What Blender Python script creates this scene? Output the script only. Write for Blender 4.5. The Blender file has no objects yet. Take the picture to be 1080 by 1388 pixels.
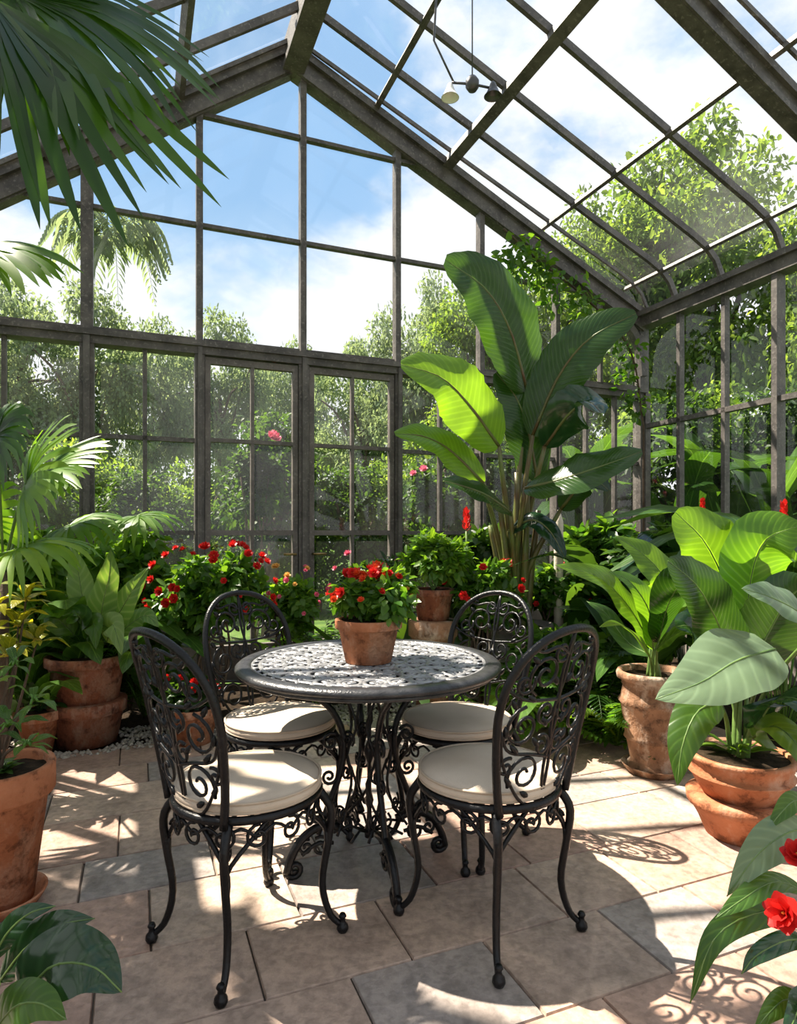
import bpy, math, random
import numpy as np
from mathutils import Vector, Matrix
PI=math.pi
R=random.Random(11)
F=870.0; H=1.171; HY=722.0
scene=bpy.context.scene
COL=scene.collection
V=Vector
UP=V((0,0,1))
BR=V((.926,.378,0)).normalized(); BS=V((.378,-.926,0)).normalized()
def at(px,py,D): return V(((px-540)/F*D, D, H+(HY-py)/F*D))
def gx(px,D): return (px-540)/F*D
def B(t,s,z): return V((-.777,5.2,0))+BR*t+BS*s+V((0,0,z))
def lerp(a,b,k): return a+(b-a)*k

# ------------------------------------------------------------------ materials
def newmat(name):
    m=bpy.data.materials.new(name); m.use_nodes=True
    nt=m.node_tree; nt.nodes.clear()
    return m,nt
def nd(nt,typ,ins=None,**kw):
    n=nt.nodes.new(typ)
    for k,v in kw.items(): setattr(n,k,v)
    if ins:
        for k,v in ins.items():
            if isinstance(v,bpy.types.NodeSocket): nt.links.new(v,n.inputs[k])
            else: n.inputs[k].default_value=v
    return n
def rgba(c): return (c[0],c[1],c[2],1)
def ramp(nt,fac,stops,interp='LINEAR'):
    n=nd(nt,'ShaderNodeValToRGB',{'Fac':fac}); cr=n.color_ramp; cr.interpolation=interp
    while len(cr.elements)<len(stops): cr.elements.new(.5)
    for e,(p,c) in zip(cr.elements,stops): e.position=p; e.color=rgba(c)
    return n.outputs['Color']
def mixc(nt,fac,a,b,mode='MIX'):
    n=nd(nt,'ShaderNodeMix',data_type='RGBA',blend_type=mode)
    for idx,v in ((0,fac),(6,a),(7,b)):
        if isinstance(v,bpy.types.NodeSocket): nt.links.new(v,n.inputs[idx])
        elif idx==0: n.inputs[0].default_value=v
        else: n.inputs[idx].default_value=rgba(v)
    return n.outputs[2]
def math_(nt,op,a,b=0.0,clamp=False):
    n=nd(nt,'ShaderNodeMath',operation=op,use_clamp=clamp)
    for i,v in enumerate((a,b)):
        if isinstance(v,bpy.types.NodeSocket): nt.links.new(v,n.inputs[i])
        else: n.inputs[i].default_value=v
    return n.outputs[0]
def out(nt,sh): nt.links.new(sh,nd(nt,'ShaderNodeOutputMaterial').inputs['Surface'])

def plain_mat(name,c1,c2,rough=.6,metal=0.,scale=8,bump=.2,bscale=60,spec=.5,coord='Object',detail=6):
    m,nt=newmat(name)
    tc=nd(nt,'ShaderNodeTexCoord')
    n1=nd(nt,'ShaderNodeTexNoise',{'Vector':tc.outputs[coord],'Scale':scale,'Detail':detail})
    c=ramp(nt,n1.outputs['Fac'],[(.3,c1),(.7,c2)])
    n2=nd(nt,'ShaderNodeTexNoise',{'Vector':tc.outputs[coord],'Scale':bscale,'Detail':4})
    bp=nd(nt,'ShaderNodeBump',{'Height':n2.outputs['Fac'],'Strength':bump,'Distance':.01})
    p=nd(nt,'ShaderNodeBsdfPrincipled',{'Base Color':c,'Roughness':rough,'Metallic':metal,'Normal':bp.outputs['Normal'],'Specular IOR Level':spec})
    out(nt,p.outputs[0]); return m

def leaf_mat(name,c1,c2,tr=.4,rough=.38,veins=0,rib=None,tmul=(2.6,2.3,.8),spec=.4):
    m,nt=newmat(name)
    a=nd(nt,'ShaderNodeAttribute',attribute_name='tone')
    base=mixc(nt,a.outputs['Fac'],c1,c2)
    tc=nd(nt,'ShaderNodeTexCoord')
    nz=nd(nt,'ShaderNodeTexNoise',{'Vector':tc.outputs['Object'],'Scale':14,'Detail':3})
    base=mixc(nt,math_(nt,'MULTIPLY',nz.outputs['Fac'],.5),base,[x*.55 for x in c1])
    nrm=None
    if veins:
        uv=nd(nt,'ShaderNodeSeparateXYZ',{'Vector':tc.outputs['UV']})
        au=math_(nt,'ABSOLUTE',math_(nt,'SUBTRACT',uv.outputs['X'],.5))
        ph=math_(nt,'SUBTRACT',math_(nt,'MULTIPLY',uv.outputs['Y'],float(veins)),math_(nt,'MULTIPLY',au,veins*.35))
        sn=math_(nt,'SINE',math_(nt,'MULTIPLY',ph,2*PI))
        sv=math_(nt,'POWER',math_(nt,'ADD',math_(nt,'MULTIPLY',sn,.5),.5),4.0)
        rc=rib or [min(1,x*1.7+.02) for x in c2]
        base=mixc(nt,math_(nt,'MULTIPLY',sv,.14),base,rc)
        mr=math_(nt,'LESS_THAN',au,.018)
        base=mixc(nt,math_(nt,'MULTIPLY',mr,.6),base,rc)
        hgt=math_(nt,'ADD',math_(nt,'MULTIPLY',sv,-.5),math_(nt,'MULTIPLY',mr,-.8))
        nrm=nd(nt,'ShaderNodeBump',{'Height':hgt,'Strength':.3,'Distance':.005}).outputs['Normal']
    p=nd(nt,'ShaderNodeBsdfPrincipled',{'Base Color':base,'Roughness':rough,'Specular IOR Level':spec})
    tcol=mixc(nt,1.0,base,tmul,'MULTIPLY')
    t=nd(nt,'ShaderNodeBsdfTranslucent',{'Color':tcol})
    if nrm: nt.links.new(nrm,p.inputs['Normal'])
    mx=nd(nt,'ShaderNodeMixShader',{0:tr,1:p.outputs[0],2:t.outputs[0]})
    out(nt,mx.outputs[0]); return m

M={}
M['iron']=plain_mat('cast_iron',(.003,.003,.0035),(.008,.008,.009),.34,.0,20,.25,120,.3)
M['table_top']=plain_mat('sky_glare_iron_top',(.15,.15,.155),(.33,.33,.335),.28,.2,26,.25,140)  # light grey puts the sky glare on dark iron into the colour
M['rim']=plain_mat('dark_worn_iron',(.020,.020,.022),(.055,.055,.058),.32,.2,26,.25,140)
M['cushion']=plain_mat('cream_canvas',(.53,.43,.33),(.64,.54,.43),.9,0,5,.3,400,.2)
M['piping']=plain_mat('cream_piping',(.44,.35,.26),(.53,.43,.33),.9,0,9,.2,300,.2)
def worn_paint(n,a,b,edge):
    m,nt=newmat(n); tc=nd(nt,'ShaderNodeTexCoord')
    n1=nd(nt,'ShaderNodeTexNoise',{'Vector':tc.outputs['Object'],'Scale':5,'Detail':9,'Roughness':.7})
    c=ramp(nt,n1.outputs['Fac'],[(.38,a),(.62,b)])
    g=nd(nt,'ShaderNodeNewGeometry')
    pt=nd(nt,'ShaderNodeMapRange',{'Value':g.outputs['Pointiness'],'From Min':.51,'From Max':.60,'To Min':0.,'To Max':.5})
    c=mixc(nt,pt.outputs[0],c,edge)
    n2=nd(nt,'ShaderNodeTexNoise',{'Vector':tc.outputs['Object'],'Scale':45,'Detail':5})
    fl=nd(nt,'ShaderNodeMapRange',{'Value':n2.outputs['Fac'],'From Min':.58,'From Max':.66,'To Min':0.,'To Max':.5})
    c=mixc(nt,fl.outputs[0],c,edge)
    bp=nd(nt,'ShaderNodeBump',{'Height':n2.outputs['Fac'],'Strength':.35,'Distance':.008})
    p=nd(nt,'ShaderNodeBsdfPrincipled',{'Base Color':c,'Roughness':.5,'Normal':bp.outputs['Normal']})
    out(nt,p.outputs[0]); return m
M['frame']=worn_paint('weathered_paint',(.05,.043,.039),(.125,.11,.098),(.23,.205,.185))
M['frame_light']=worn_paint('pale_weathered_paint',(.075,.063,.056),(.155,.133,.118),(.26,.23,.205))
M['brass']=plain_mat('old_brass',(.2,.14,.05),(.32,.22,.09),.4,.9,9,.1,40)
def terr(n,a,b,stain=(.5,.42,.34),amt=.45):
    m,nt=newmat(n); tc=nd(nt,'ShaderNodeTexCoord')
    n1=nd(nt,'ShaderNodeTexNoise',{'Vector':tc.outputs['Object'],'Scale':6,'Detail':9,'Roughness':.6})
    c=ramp(nt,n1.outputs['Fac'],[(.35,a),(.65,b)])
    mp=nd(nt,'ShaderNodeMapping',{'Vector':tc.outputs['Object'],'Scale':(1,1,.5)})
    n2=nd(nt,'ShaderNodeTexNoise',{'Vector':mp.outputs['Vector'],'Scale':8,'Detail':10,'Roughness':.7})
    st=nd(nt,'ShaderNodeMapRange',{'Value':n2.outputs['Fac'],'From Min':.50,'From Max':.64,'To Min':0.,'To Max':amt})
    c=mixc(nt,st.outputs[0],c,stain)
    n4=nd(nt,'ShaderNodeTexNoise',{'Vector':tc.outputs['Object'],'Scale':13,'Detail':9,'Roughness':.7})
    dk=nd(nt,'ShaderNodeMapRange',{'Value':n4.outputs['Fac'],'From Min':.48,'From Max':.36,'To Min':0.,'To Max':.8})
    c=mixc(nt,dk.outputs[0],c,[x*.28 for x in a])
    n3=nd(nt,'ShaderNodeTexNoise',{'Vector':tc.outputs['Object'],'Scale':55,'Detail':6})
    bp=nd(nt,'ShaderNodeBump',{'Height':n3.outputs['Fac'],'Strength':.5,'Distance':.012})
    p=nd(nt,'ShaderNodeBsdfPrincipled',{'Base Color':c,'Roughness':.8,'Normal':bp.outputs['Normal'],'Specular IOR Level':.25})
    out(nt,p.outputs[0]); return m
M['terra']=terr('terracotta',(.32,.105,.043),(.46,.185,.09),(.56,.38,.27),.5)
M['terra_old']=terr('aged_terracotta',(.16,.052,.028),(.30,.115,.06),(.42,.29,.21),.6)
M['terra_pale']=terr('limed_terracotta',(.17,.085,.045),(.34,.185,.105),(.52,.43,.34),.75)
M['grey_pot']=plain_mat('grey_clay',(.12,.11,.10),(.24,.22,.20),.8,0,6,.3,70,.2)
M['soil']=plain_mat('soil',(.012,.008,.005),(.045,.03,.018),.95,0,30,.8,90,.1)
M['gravel']=plain_mat('gravel',(.24,.21,.18),(.50,.44,.37),.9,0,40,.3,90,.2)
M['lawn']=plain_mat('lawn_grass',(.03,.07,.015),(.09,.15,.03),.95,0,3,.6,50,.1)
M['stone']=plain_mat('dwarf_wall_stone',(.10,.09,.08),(.24,.21,.18),.85,0,6,.6,30,.2)
M['bark']=plain_mat('bark',(.05,.035,.025),(.14,.10,.07),.9,0,10,.7,50,.2)
M['bark_hazy']=plain_mat('hazy_bark',(.25,.27,.22),(.36,.38,.3),.9,0,10,.7,50,.2)  # distance haze put into the far palm's trunk colour
M['stem']=plain_mat('green_stem',(.06,.12,.025),(.14,.22,.05),.45,0,12,.15,60)
M['stem_red']=plain_mat('mottled_stem',(.10,.045,.02),(.12,.17,.04),.4,0,6,.15,60)
M['stake']=plain_mat('pale_wood',(.6,.52,.4),(.75,.68,.55),.7,0,12,.2,60)
M['lamp_white']=plain_mat('white_enamel',(.75,.75,.74),(.85,.85,.83),.3,0,5,.02,30)
M['lamp_dark']=plain_mat('dark_metal',(.04,.04,.042),(.09,.09,.095),.35,.4,9,.05,50)
M['banana']=leaf_mat('banana_leaf',(.012,.040,.009),(.036,.088,.014),.38,.22,26,None,(3.0,2.7,.8),.55)
M['banana_bright']=leaf_mat('bright_banana_leaf',(.085,.20,.017),(.19,.33,.026),.48,.28,20,None,(2.3,2.2,.8),.5)
M['pale_leaf']=leaf_mat('silvery_leaf',(.11,.18,.10),(.18,.26,.155),.25,.36,9)
M['dark_leaf']=leaf_mat('dark_glossy_leaf',(.008,.034,.012),(.022,.066,.021),.24,.16,6,None,(2.6,2.3,.8),.55)
M['mid_leaf']=leaf_mat('mid_green_leaf',(.035,.095,.017),(.09,.185,.03),.42,.28,9)
M['varieg']=leaf_mat('variegated_leaf',(.10,.215,.05),(.26,.38,.14),.4,.34,8,(.55,.62,.35))
M['croton']=leaf_mat('yellow_croton_leaf',(.14,.20,.02),(.38,.36,.03),.38,.35,8,(.6,.5,.08))
M['palm']=leaf_mat('palm_leaf',(.015,.052,.009),(.052,.125,.016),.45,.28,0,None,(3.4,2.9,.7),.5)
M['palm_bright']=leaf_mat('bright_palm_leaf',(.085,.20,.02),(.19,.33,.03),.52,.36,0,None,(2.5,2.3,.8),.45)
M['fern']=leaf_mat('fern_leaf',(.055,.15,.016),(.15,.27,.03),.48,.42)
M['fern_dark']=leaf_mat('dark_foliage',(.018,.055,.012),(.06,.125,.022),.42,.34)
M['foliage']=leaf_mat('small_foliage',(.036,.115,.015),(.125,.24,.03),.45,.34)
M['tree']=leaf_mat('tree_foliage',(.065,.13,.03),(.18,.27,.065),.55,.75,0,None,(2.3,2.05,.85),.08)
M['tree_hazy']=leaf_mat('hazy_tree_foliage',(.15,.22,.13),(.25,.32,.18),.48,.8,0,None,(1.7,1.6,1.05),.05)  # far leaves paled, aerial haze mixed into their colours
M['tree_dark']=leaf_mat('dark_shrub_foliage',(.015,.044,.011),(.058,.12,.023),.45,.5,0,None,(2.6,2.3,.8),.2)
def petal(n,c1,c2): return leaf_mat(n,c1,c2,.3,.45,0,None,(1.3,1.1,1.0))
M['red']=petal('red_petal',(.55,.012,.012),(.78,.04,.03))
M['orange']=petal('orange_petal',(.72,.05,.015),(.82,.14,.03))
M['pink']=petal('pink_petal',(.75,.10,.22),(.85,.35,.45))
M['peach']=petal('peach_petal',(.8,.45,.10),(.85,.60,.20))
M['pollen']=plain_mat('pollen',(.7,.45,.05),(.8,.6,.1),.8)

def glass_mat(name,base,amt,thr=.44,stretch=(1,1,1)):
    m,nt=newmat(name)
    lw=nd(nt,'ShaderNodeLayerWeight',{'Blend':.5})
    f=math_(nt,'ADD',math_(nt,'MULTIPLY',math_(nt,'POWER',lw.outputs['Facing'],3.0),.6),.035)
    tr=nd(nt,'ShaderNodeBsdfTransparent',{'Color':(.98,.99,.985,1)})
    gl=nd(nt,'ShaderNodeBsdfGlossy',{'Color':(1,1,1,1),'Roughness':.03})
    m1=nd(nt,'ShaderNodeMixShader',{0:f,1:tr.outputs[0],2:gl.outputs[0]})
    tc=nd(nt,'ShaderNodeTexCoord')
    mp=nd(nt,'ShaderNodeMapping',{'Vector':tc.outputs['Object'],'Scale':stretch})
    nz=nd(nt,'ShaderNodeTexNoise',{'Vector':mp.outputs['Vector'],'Scale':1.1,'Detail':6,'Roughness':.55,'Distortion':.5})
    dust_haze=math_(nt,'ADD',math_(nt,'MULTIPLY',math_(nt,'SUBTRACT',nz.outputs['Fac'],thr,True),amt),base)  # dust film that also stands in for hazy light in the air
    t=nd(nt,'ShaderNodeBsdfTranslucent',{'Color':(.97,.97,.95,1)})
    m2=nd(nt,'ShaderNodeMixShader',{0:dust_haze,1:m1.outputs[0],2:t.outputs[0]})
    out(nt,m2.outputs[0]); return m
M['glass']=glass_mat('dusty_hazy_glass',.004,.08)
M['glass_misty_glare']=glass_mat('misty_glare_glass',.006,.08,.42)  # misty film, also imitating sun glare on the left panes and doors
M['glass_roof']=glass_mat('streaked_roof_glass',.012,.14,.46,(1.2,.5,1.2))
def floor_mat():
    m,nt=newmat('stone_slabs')
    a=nd(nt,'ShaderNodeAttribute',attribute_name='tone')
    c=ramp(nt,a.outputs['Fac'],[(0,(.46,.31,.245)),(.15,(.38,.325,.29)),(.3,(.50,.385,.305)),(.44,(.42,.28,.22)),(.58,(.345,.29,.26)),(.68,(.48,.355,.28)),(.82,(.44,.30,.235)),(.93,(.43,.37,.325))],'CONSTANT')
    tc=nd(nt,'ShaderNodeTexCoord')
    n1=nd(nt,'ShaderNodeTexNoise',{'Vector':tc.outputs['Object'],'Scale':4.5,'Detail':9,'Roughness':.65})
    n2=nd(nt,'ShaderNodeTexNoise',{'Vector':tc.outputs['Object'],'Scale':45,'Detail':5})
    n3=nd(nt,'ShaderNodeTexNoise',{'Vector':tc.outputs['Object'],'Scale':1.7,'Detail':4})
    c=mixc(nt,.8,c,ramp(nt,n1.outputs['Fac'],[(.3,(.48,.46,.45)),(.5,(.95,.95,.95)),(.72,(1.35,1.32,1.28))]),'MULTIPLY')
    c=mixc(nt,.5,c,ramp(nt,n2.outputs['Fac'],[(.35,(.5,.5,.5)),(.6,(1.1,1.1,1.1))]),'MULTIPLY')
    c=mixc(nt,.6,c,ramp(nt,n3.outputs['Fac'],[(.35,(.76,.77,.80)),(.65,(1.15,1.1,1.04))]),'MULTIPLY')
    h=math_(nt,'ADD',math_(nt,'MULTIPLY',n1.outputs['Fac'],1.0),math_(nt,'MULTIPLY',n2.outputs['Fac'],.4))
    bp=nd(nt,'ShaderNodeBump',{'Height':h,'Strength':.45,'Distance':.02})
    p=nd(nt,'ShaderNodeBsdfPrincipled',{'Base Color':c,'Roughness':.45,'Normal':bp.outputs['Normal'],'Specular IOR Level':.45})
    out(nt,p.outputs[0]); return m
M['floor']=floor_mat()
M['grout']=plain_mat('grout',(.09,.072,.06),(.17,.14,.115),.95,0,20,.5,80,.1)

# ------------------------------------------------------------------ mesh builder
def woff(o):
    p=V((0,0,0))
    while o is not None: p=p+o.location; o=o.parent
    return p
def tag(o,label=None,cat=None,group=None,kind=None):
    if label: o['label']=label
    if cat: o['category']=cat
    if group: o['group']=group
    if kind: o['kind']=kind
    return o
def empty(name,loc,label=None,cat=None,group=None):
    o=bpy.data.objects.new(name,None); COL.objects.link(o); o.location=V(loc); o.empty_display_size=.1
    return tag(o,label,cat,group)
CT=[(0,0,0),(.35,.5,.06),(.35,-.5,.06),(.4,0,0),(.75,.36,.02),(.75,-.36,.02),(1,0,-.12)]
CF=[(0,2,3),(0,3,1),(3,2,5,6),(3,6,4,1)]
class MB:
    def __init__(s): s.v=[];s.f=[];s.uv=[];s.tone=[];s.mi=[]
    def add(s,vs,fs,uvs=None,tone=.5,mi=0):
        o=len(s.v); s.v.extend([(p[0],p[1],p[2]) for p in vs]); s.f.extend([tuple(i+o for i in f) for f in fs]); s.mi.extend([mi]*len(fs))
        s.uv.extend(uvs if uvs else [(.5,.5)]*len(vs)); s.tone.extend([tone]*len(vs))
    def build(s,name,mats,parent=None,smooth=True,flip=False):
        a=np.array(s.v,dtype=np.float64)
        if parent is not None: c=np.array(woff(parent))
        else:
            mn=a.min(0); mx=a.max(0); c=np.array([(mn[0]+mx[0])/2,(mn[1]+mx[1])/2,mn[2]])
        a=a-c
        me=bpy.data.meshes.new(name); me.from_pydata(a.tolist(),[],s.f)
        if not isinstance(mats,(list,tuple)): mats=[mats]
        for m in mats: me.materials.append(m)
        n=len(me.polygons)
        me.polygons.foreach_set('use_smooth',[smooth]*n)
        if len(mats)>1: me.polygons.foreach_set('material_index',s.mi)
        li=np.empty(len(me.loops),dtype=np.int32); me.loops.foreach_get('vertex_index',li)
        lay=me.uv_layers.new(name='UVMap'); lay.data.foreach_set('uv',np.array(s.uv,dtype=np.float32)[li].ravel())
        at_=me.attributes.new('tone','FLOAT','POINT'); at_.data.foreach_set('value',np.array(s.tone,dtype=np.float32))
        me.update()
        o=bpy.data.objects.new(name,me); COL.objects.link(o)
        if parent is not None: o.parent=parent
        else: o.location=V(c)
        return o
    def tube(s,pts,r,n=6,closed=False,tone=.5,cap=True,flat=1.0,flatax=None,mi=0):
        pts=[V(p) for p in pts]; m=len(pts)
        rr=r if isinstance(r,(list,tuple)) else [r]*m
        T=[]
        for i in range(m):
            a=pts[(i-1)%m] if (closed or i>0) else pts[i]; b=pts[(i+1)%m] if (closed or i<m-1) else pts[i]
            d=(b-a); T.append(d.normalized() if d.length>1e-9 else V((0,0,1)))
        n0=flatax if flatax is not None else (V((0,0,1)) if abs(T[0].z)<.9 else V((1,0,0)))
        N=(n0-T[0]*n0.dot(T[0])).normalized()
        vs=[]
        for i in range(m):
            if flatax is not None: n1=flatax-T[i]*flatax.dot(T[i])
            else: n1=N-T[i]*N.dot(T[i])
            if n1.length>1e-6: N=n1.normalized()
            Bn=T[i].cross(N)
            for k in range(n):
                a=2*PI*k/n
                vs.append(pts[i]+(N*math.cos(a)*flat+Bn*math.sin(a))*rr[i])
        fs=[]
        for i in range(m if closed else m-1):
            j=(i+1)%m
            for k in range(n): fs.append((i*n+k,i*n+(k+1)%n,j*n+(k+1)%n,j*n+k))
        if cap and not closed:
            fs.append(tuple(range(n-1,-1,-1))); fs.append(tuple((m-1)*n+k for k in range(n)))
        s.add(vs,fs,None,tone,mi)
    def sweep(s,pts,side,w,h,mi=0):
        pts=[V(p) for p in pts]; m=len(pts); side=side.normalized(); vs=[]
        for i in range(m):
            a=pts[max(i-1,0)]; b=pts[min(i+1,m-1)]; T=(b-a).normalized()
            N=side.cross(T).normalized()
            for (x,y) in ((-1,-1),(1,-1),(1,1),(-1,1)): vs.append(pts[i]+side*(x*w/2)+N*(y*h/2))
        fs=[]
        for i in range(m-1):
            for k in range(4): fs.append((i*4+k,i*4+(k+1)%4,i*4+4+(k+1)%4,i*4+4+k))
        fs.append((3,2,1,0)); fs.append(tuple((m-1)*4+k for k in range(4)))
        s.add(vs,fs,None,.5,mi)
    def lathe(s,prof,c,n=40,tone=.5,wob=0,mi=0,sq=None):
        c=V(c); vs=[];fs=[];m=len(prof)
        for (r,z) in prof:
            for k in range(n):
                a=2*PI*k/n; r2=r*(1+wob*math.sin(3*a+z*9))
                vs.append(c+V((r2*math.cos(a),r2*math.sin(a),z)))
        for i in range(m-1):
            for k in range(n): fs.append((i*n+k,i*n+(k+1)%n,(i+1)*n+(k+1)%n,(i+1)*n+k))
        if prof[0][0]>1e-5: fs.append(tuple(range(n-1,-1,-1)))
        if prof[-1][0]>1e-5: fs.append(tuple((m-1)*n+k for k in range(n)))
        s.add(vs,fs,None,tone,mi)
    def card(s,p,d,nm,L,w,tone=.5):
        d=d.normalized(); S=nm.cross(d)
        if S.length<1e-4: S=V((1,0,0)).cross(d)
        S.normalize(); Nn=d.cross(S)
        s.add([p+d*(x*L)+S*(y*w)+Nn*(z*L) for x,y,z in CT],CF,None,tone)
def crom(ctrl,n):
    P=[V(p) for p in ctrl]
    if len(P)==2: return [P[0].lerp(P[1],i/n) for i in range(n+1)]
    P=[P[0]*2-P[1]]+P+[P[-1]*2-P[-2]]
    m=len(P)-3; o=[]
    for i in range(n+1):
        x=i/n*m; k=min(int(x),m-1); t=x-k
        a,b,c,d=P[k:k+4]
        o.append(.5*((2*b)+(c-a)*t+(2*a-5*b+4*c-d)*t*t+(3*b-a-3*c+d)*t**3))
    return o
PROF={'banana':lambda v:(max(0,math.sin(PI*min(1,v**.8*.97+.02))))**.55,
      'ovate':lambda v:(max(0,math.sin(PI*min(1,(v**.62)*.985+.015))))**.8,
      'lance':lambda v:(max(0,math.sin(PI*min(1,v**.75*.98+.02))))**.9,
      'blade':lambda v:min(1,v*3+.3)*(1-v**3.2)+.02}
def leaf(mb,ctrl,width,nm,prof='banana',fold=.25,wave=.05,na=16,nc=3,tone=None,rag=0.0):
    pts=crom(ctrl,na); nm=V(nm); pf=PROF[prof]; vs=[];uv=[]
    tone=R.random() if tone is None else tone; ph=R.random()*6
    for i in range(na+1):
        v=i/na; a=pts[max(i-1,0)]; b=pts[min(i+1,na)]; T=(b-a).normalized()
        S=T.cross(nm)
        if S.length<1e-4: S=T.cross(V((.3,.5,1)))
        S.normalize(); N=S.cross(T)
        w=width/2*pf(v)
        for j in range(-nc,nc+1):
            u=j/nc; au=abs(u); ww=w
            if rag and au>.9: ww=w*(1-rag*R.random())
            side=1 if u>0 else -1
            off=N*(au*ww*math.sin(fold)-au*au*ww*.25+wave*ww*au*math.sin(v*17+ph+side))
            vs.append(pts[i]+S*(u*ww*math.cos(fold))+off); uv.append((u*.5+.5,v))
    k=2*nc+1; fs=[]
    for i in range(na):
        for j in range(k-1): fs.append((i*k+j,i*k+j+1,(i+1)*k+j+1,(i+1)*k+j))
    mb.add(vs,fs,uv,tone)
def fan(mb,hub,axis,nm,L,n,spread,droop,w,tone=None):
    hub=V(hub); axis=V(axis).normalized(); nm=V(nm); S=axis.cross(nm).normalized(); N=S.cross(axis)
    for i in range(n):
        a=(i/(n-1)-.5)*spread+R.uniform(-.04,.04); l=L*(.72+.28*math.cos(a*.7))*R.uniform(.85,1.06)
        d=axis*math.cos(a)+S*math.sin(a); z=V((0,0,-droop*l))
        leaf(mb,[hub,hub+d*l*.4+N*.04*l+z*.12,hub+d*l*.75+z*.5,hub+d*l*.97+z*R.uniform(1,1.35)],w*R.uniform(.8,1.15),N+V((R.uniform(-.25,.25),0,R.uniform(-.2,.2))),'blade',.35,0,9,1,tone if tone is not None else R.random())
def frond(mb,ctrl,ll,n,w,droop=.3,rr=.006,tone=None):
    pts=crom(ctrl,n); t0=R.random() if tone is None else tone
    mb.tube(pts,[rr*(1-.8*i/n) for i in range(n+1)],4,tone=.6)
    for i in range(2,n+1):
        v=i/n; T=(pts[i]-pts[i-1]).normalized(); S=T.cross(UP)
        if S.length<1e-3: continue
        S.normalize(); l=ll*(math.sin(PI*min(1,v*.86+.14))**.7+.08)
        for sd in (-1,1):
            d=(S*sd+T*.55-UP*droop*R.uniform(.6,1.3)).normalized()
            mb.card(pts[i],d,UP+S*sd*.2,l*R.uniform(.9,1.1),w,min(1,max(0,t0+R.uniform(-.2,.2))))
def fern(mb,base,n,L,el=(25,80),ll=.09,w=.022,leafs=22):
    base=V(base)
    for i in range(n):
        az=i*2.39996+R.uniform(-.3,.3); e=math.radians(R.uniform(*el)); l=L*R.uniform(.75,1.1)
        d=V((math.cos(az)*math.cos(e),math.sin(az)*math.cos(e),math.sin(e)))
        h=V((math.cos(az),math.sin(az),0))
        frond(mb,[base,base+d*l*.4,base+d*l*.7+h*l*.08-UP*l*.02,base+d*l*.85+h*l*.25-UP*l*R.uniform(.12,.3)],ll,leafs,w)
def rosette(mb,base,n,L,wr,el=(20,80),pet=.4,prof='ovate',droop=.35,fold=.25,tube_r=.004,na=9,nc=2):
    base=V(base)
    for i in range(n):
        az=i*2.39996+R.uniform(-.4,.4); e=math.radians(R.uniform(*el)); l=L*R.uniform(.7,1.15)
        d=V((math.cos(az)*math.cos(e),math.sin(az)*math.cos(e),math.sin(e))); h=V((math.cos(az),math.sin(az),0))
        p1=base+d*l*pet; nm=(UP*1.0-h*.7)+V((R.uniform(-.3,.3),R.uniform(-.3,.3),0))
        p2=p1+d*l*.35+h*l*.12; p3=p2+h*l*.35+UP*l*(math.sin(e)*.25-droop*R.uniform(.5,1.2))
        mb.tube([base,p1*.5+base*.5+UP*.01,p1],tube_r,4,tone=.4)
        leaf(mb,[p1,p2,p3],l*wr*R.uniform(.85,1.1),nm,prof,fold,.06,na,nc)
def cards(name,mat,parent,blobs,per,size,w,seed,droop=.3,shell=.55):
    """a crown of many small leaves on clumps: one mesh"""
    rg=np.random.default_rng(seed); P=[];O=[]
    for (c,r) in blobs:
        d=rg.normal(size=(per,3)); d/=np.linalg.norm(d,axis=1)[:,None]
        rad=shell+(1-shell)*rg.random((per,1))
        P.append(np.array(c)+d*rad*np.array(r)); O.append(d)
    P=np.concatenate(P);O=np.concatenate(O);n=len(P)
    D=O*.7+rg.normal(size=(n,3))*.6; D[:,2]-=droop; D/=np.linalg.norm(D,axis=1)[:,None]
    Nn=O+rg.normal(size=(n,3))*.5; Nn[:,2]+=.8
    S=np.cross(Nn,D); S/=(np.linalg.norm(S,axis=1)[:,None]+1e-9); Nn=np.cross(D,S)
    L=size*rg.uniform(.6,1.25,n); W=w*rg.uniform(.7,1.2,n)
    T=np.array(CT)
    Vv=P[:,None,:]+D[:,None,:]*(T[None,:,0:1]*L[:,None,None])+S[:,None,:]*(T[None,:,1:2]*(W)[:,None,None])+Nn[:,None,:]*(T[None,:,2:3]*L[:,None,None])
    mb=MB(); mb.v=[tuple(x) for x in Vv.reshape(-1,3).tolist()]
    fs=[]
    for i in range(n):
        o=i*7
        fs+= [(o,o+2,o+3),(o,o+3,o+1),(o+3,o+2,o+5,o+6),(o+3,o+6,o+4,o+1)]
    mb.f=fs; mb.mi=[0]*len(fs); mb.uv=[(.5,.5)]*(7*n); mb.tone=np.repeat(rg.random(n),7).tolist()
    return mb.build(name,mat,parent)
def blobset(c,rad,n,br,seed):
    rg=random.Random(seed); o=[]
    while len(o)<n:
        p=[rg.uniform(-1,1) for _ in range(3)]
        if sum(x*x for x in p)>1: continue
        k=rg.uniform(.7,1.3)
        o.append(((c[0]+p[0]*rad[0],c[1]+p[1]*rad[1],c[2]+p[2]*rad[2]),(br*k,br*k,br*k*.8)))
    return o
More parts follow.
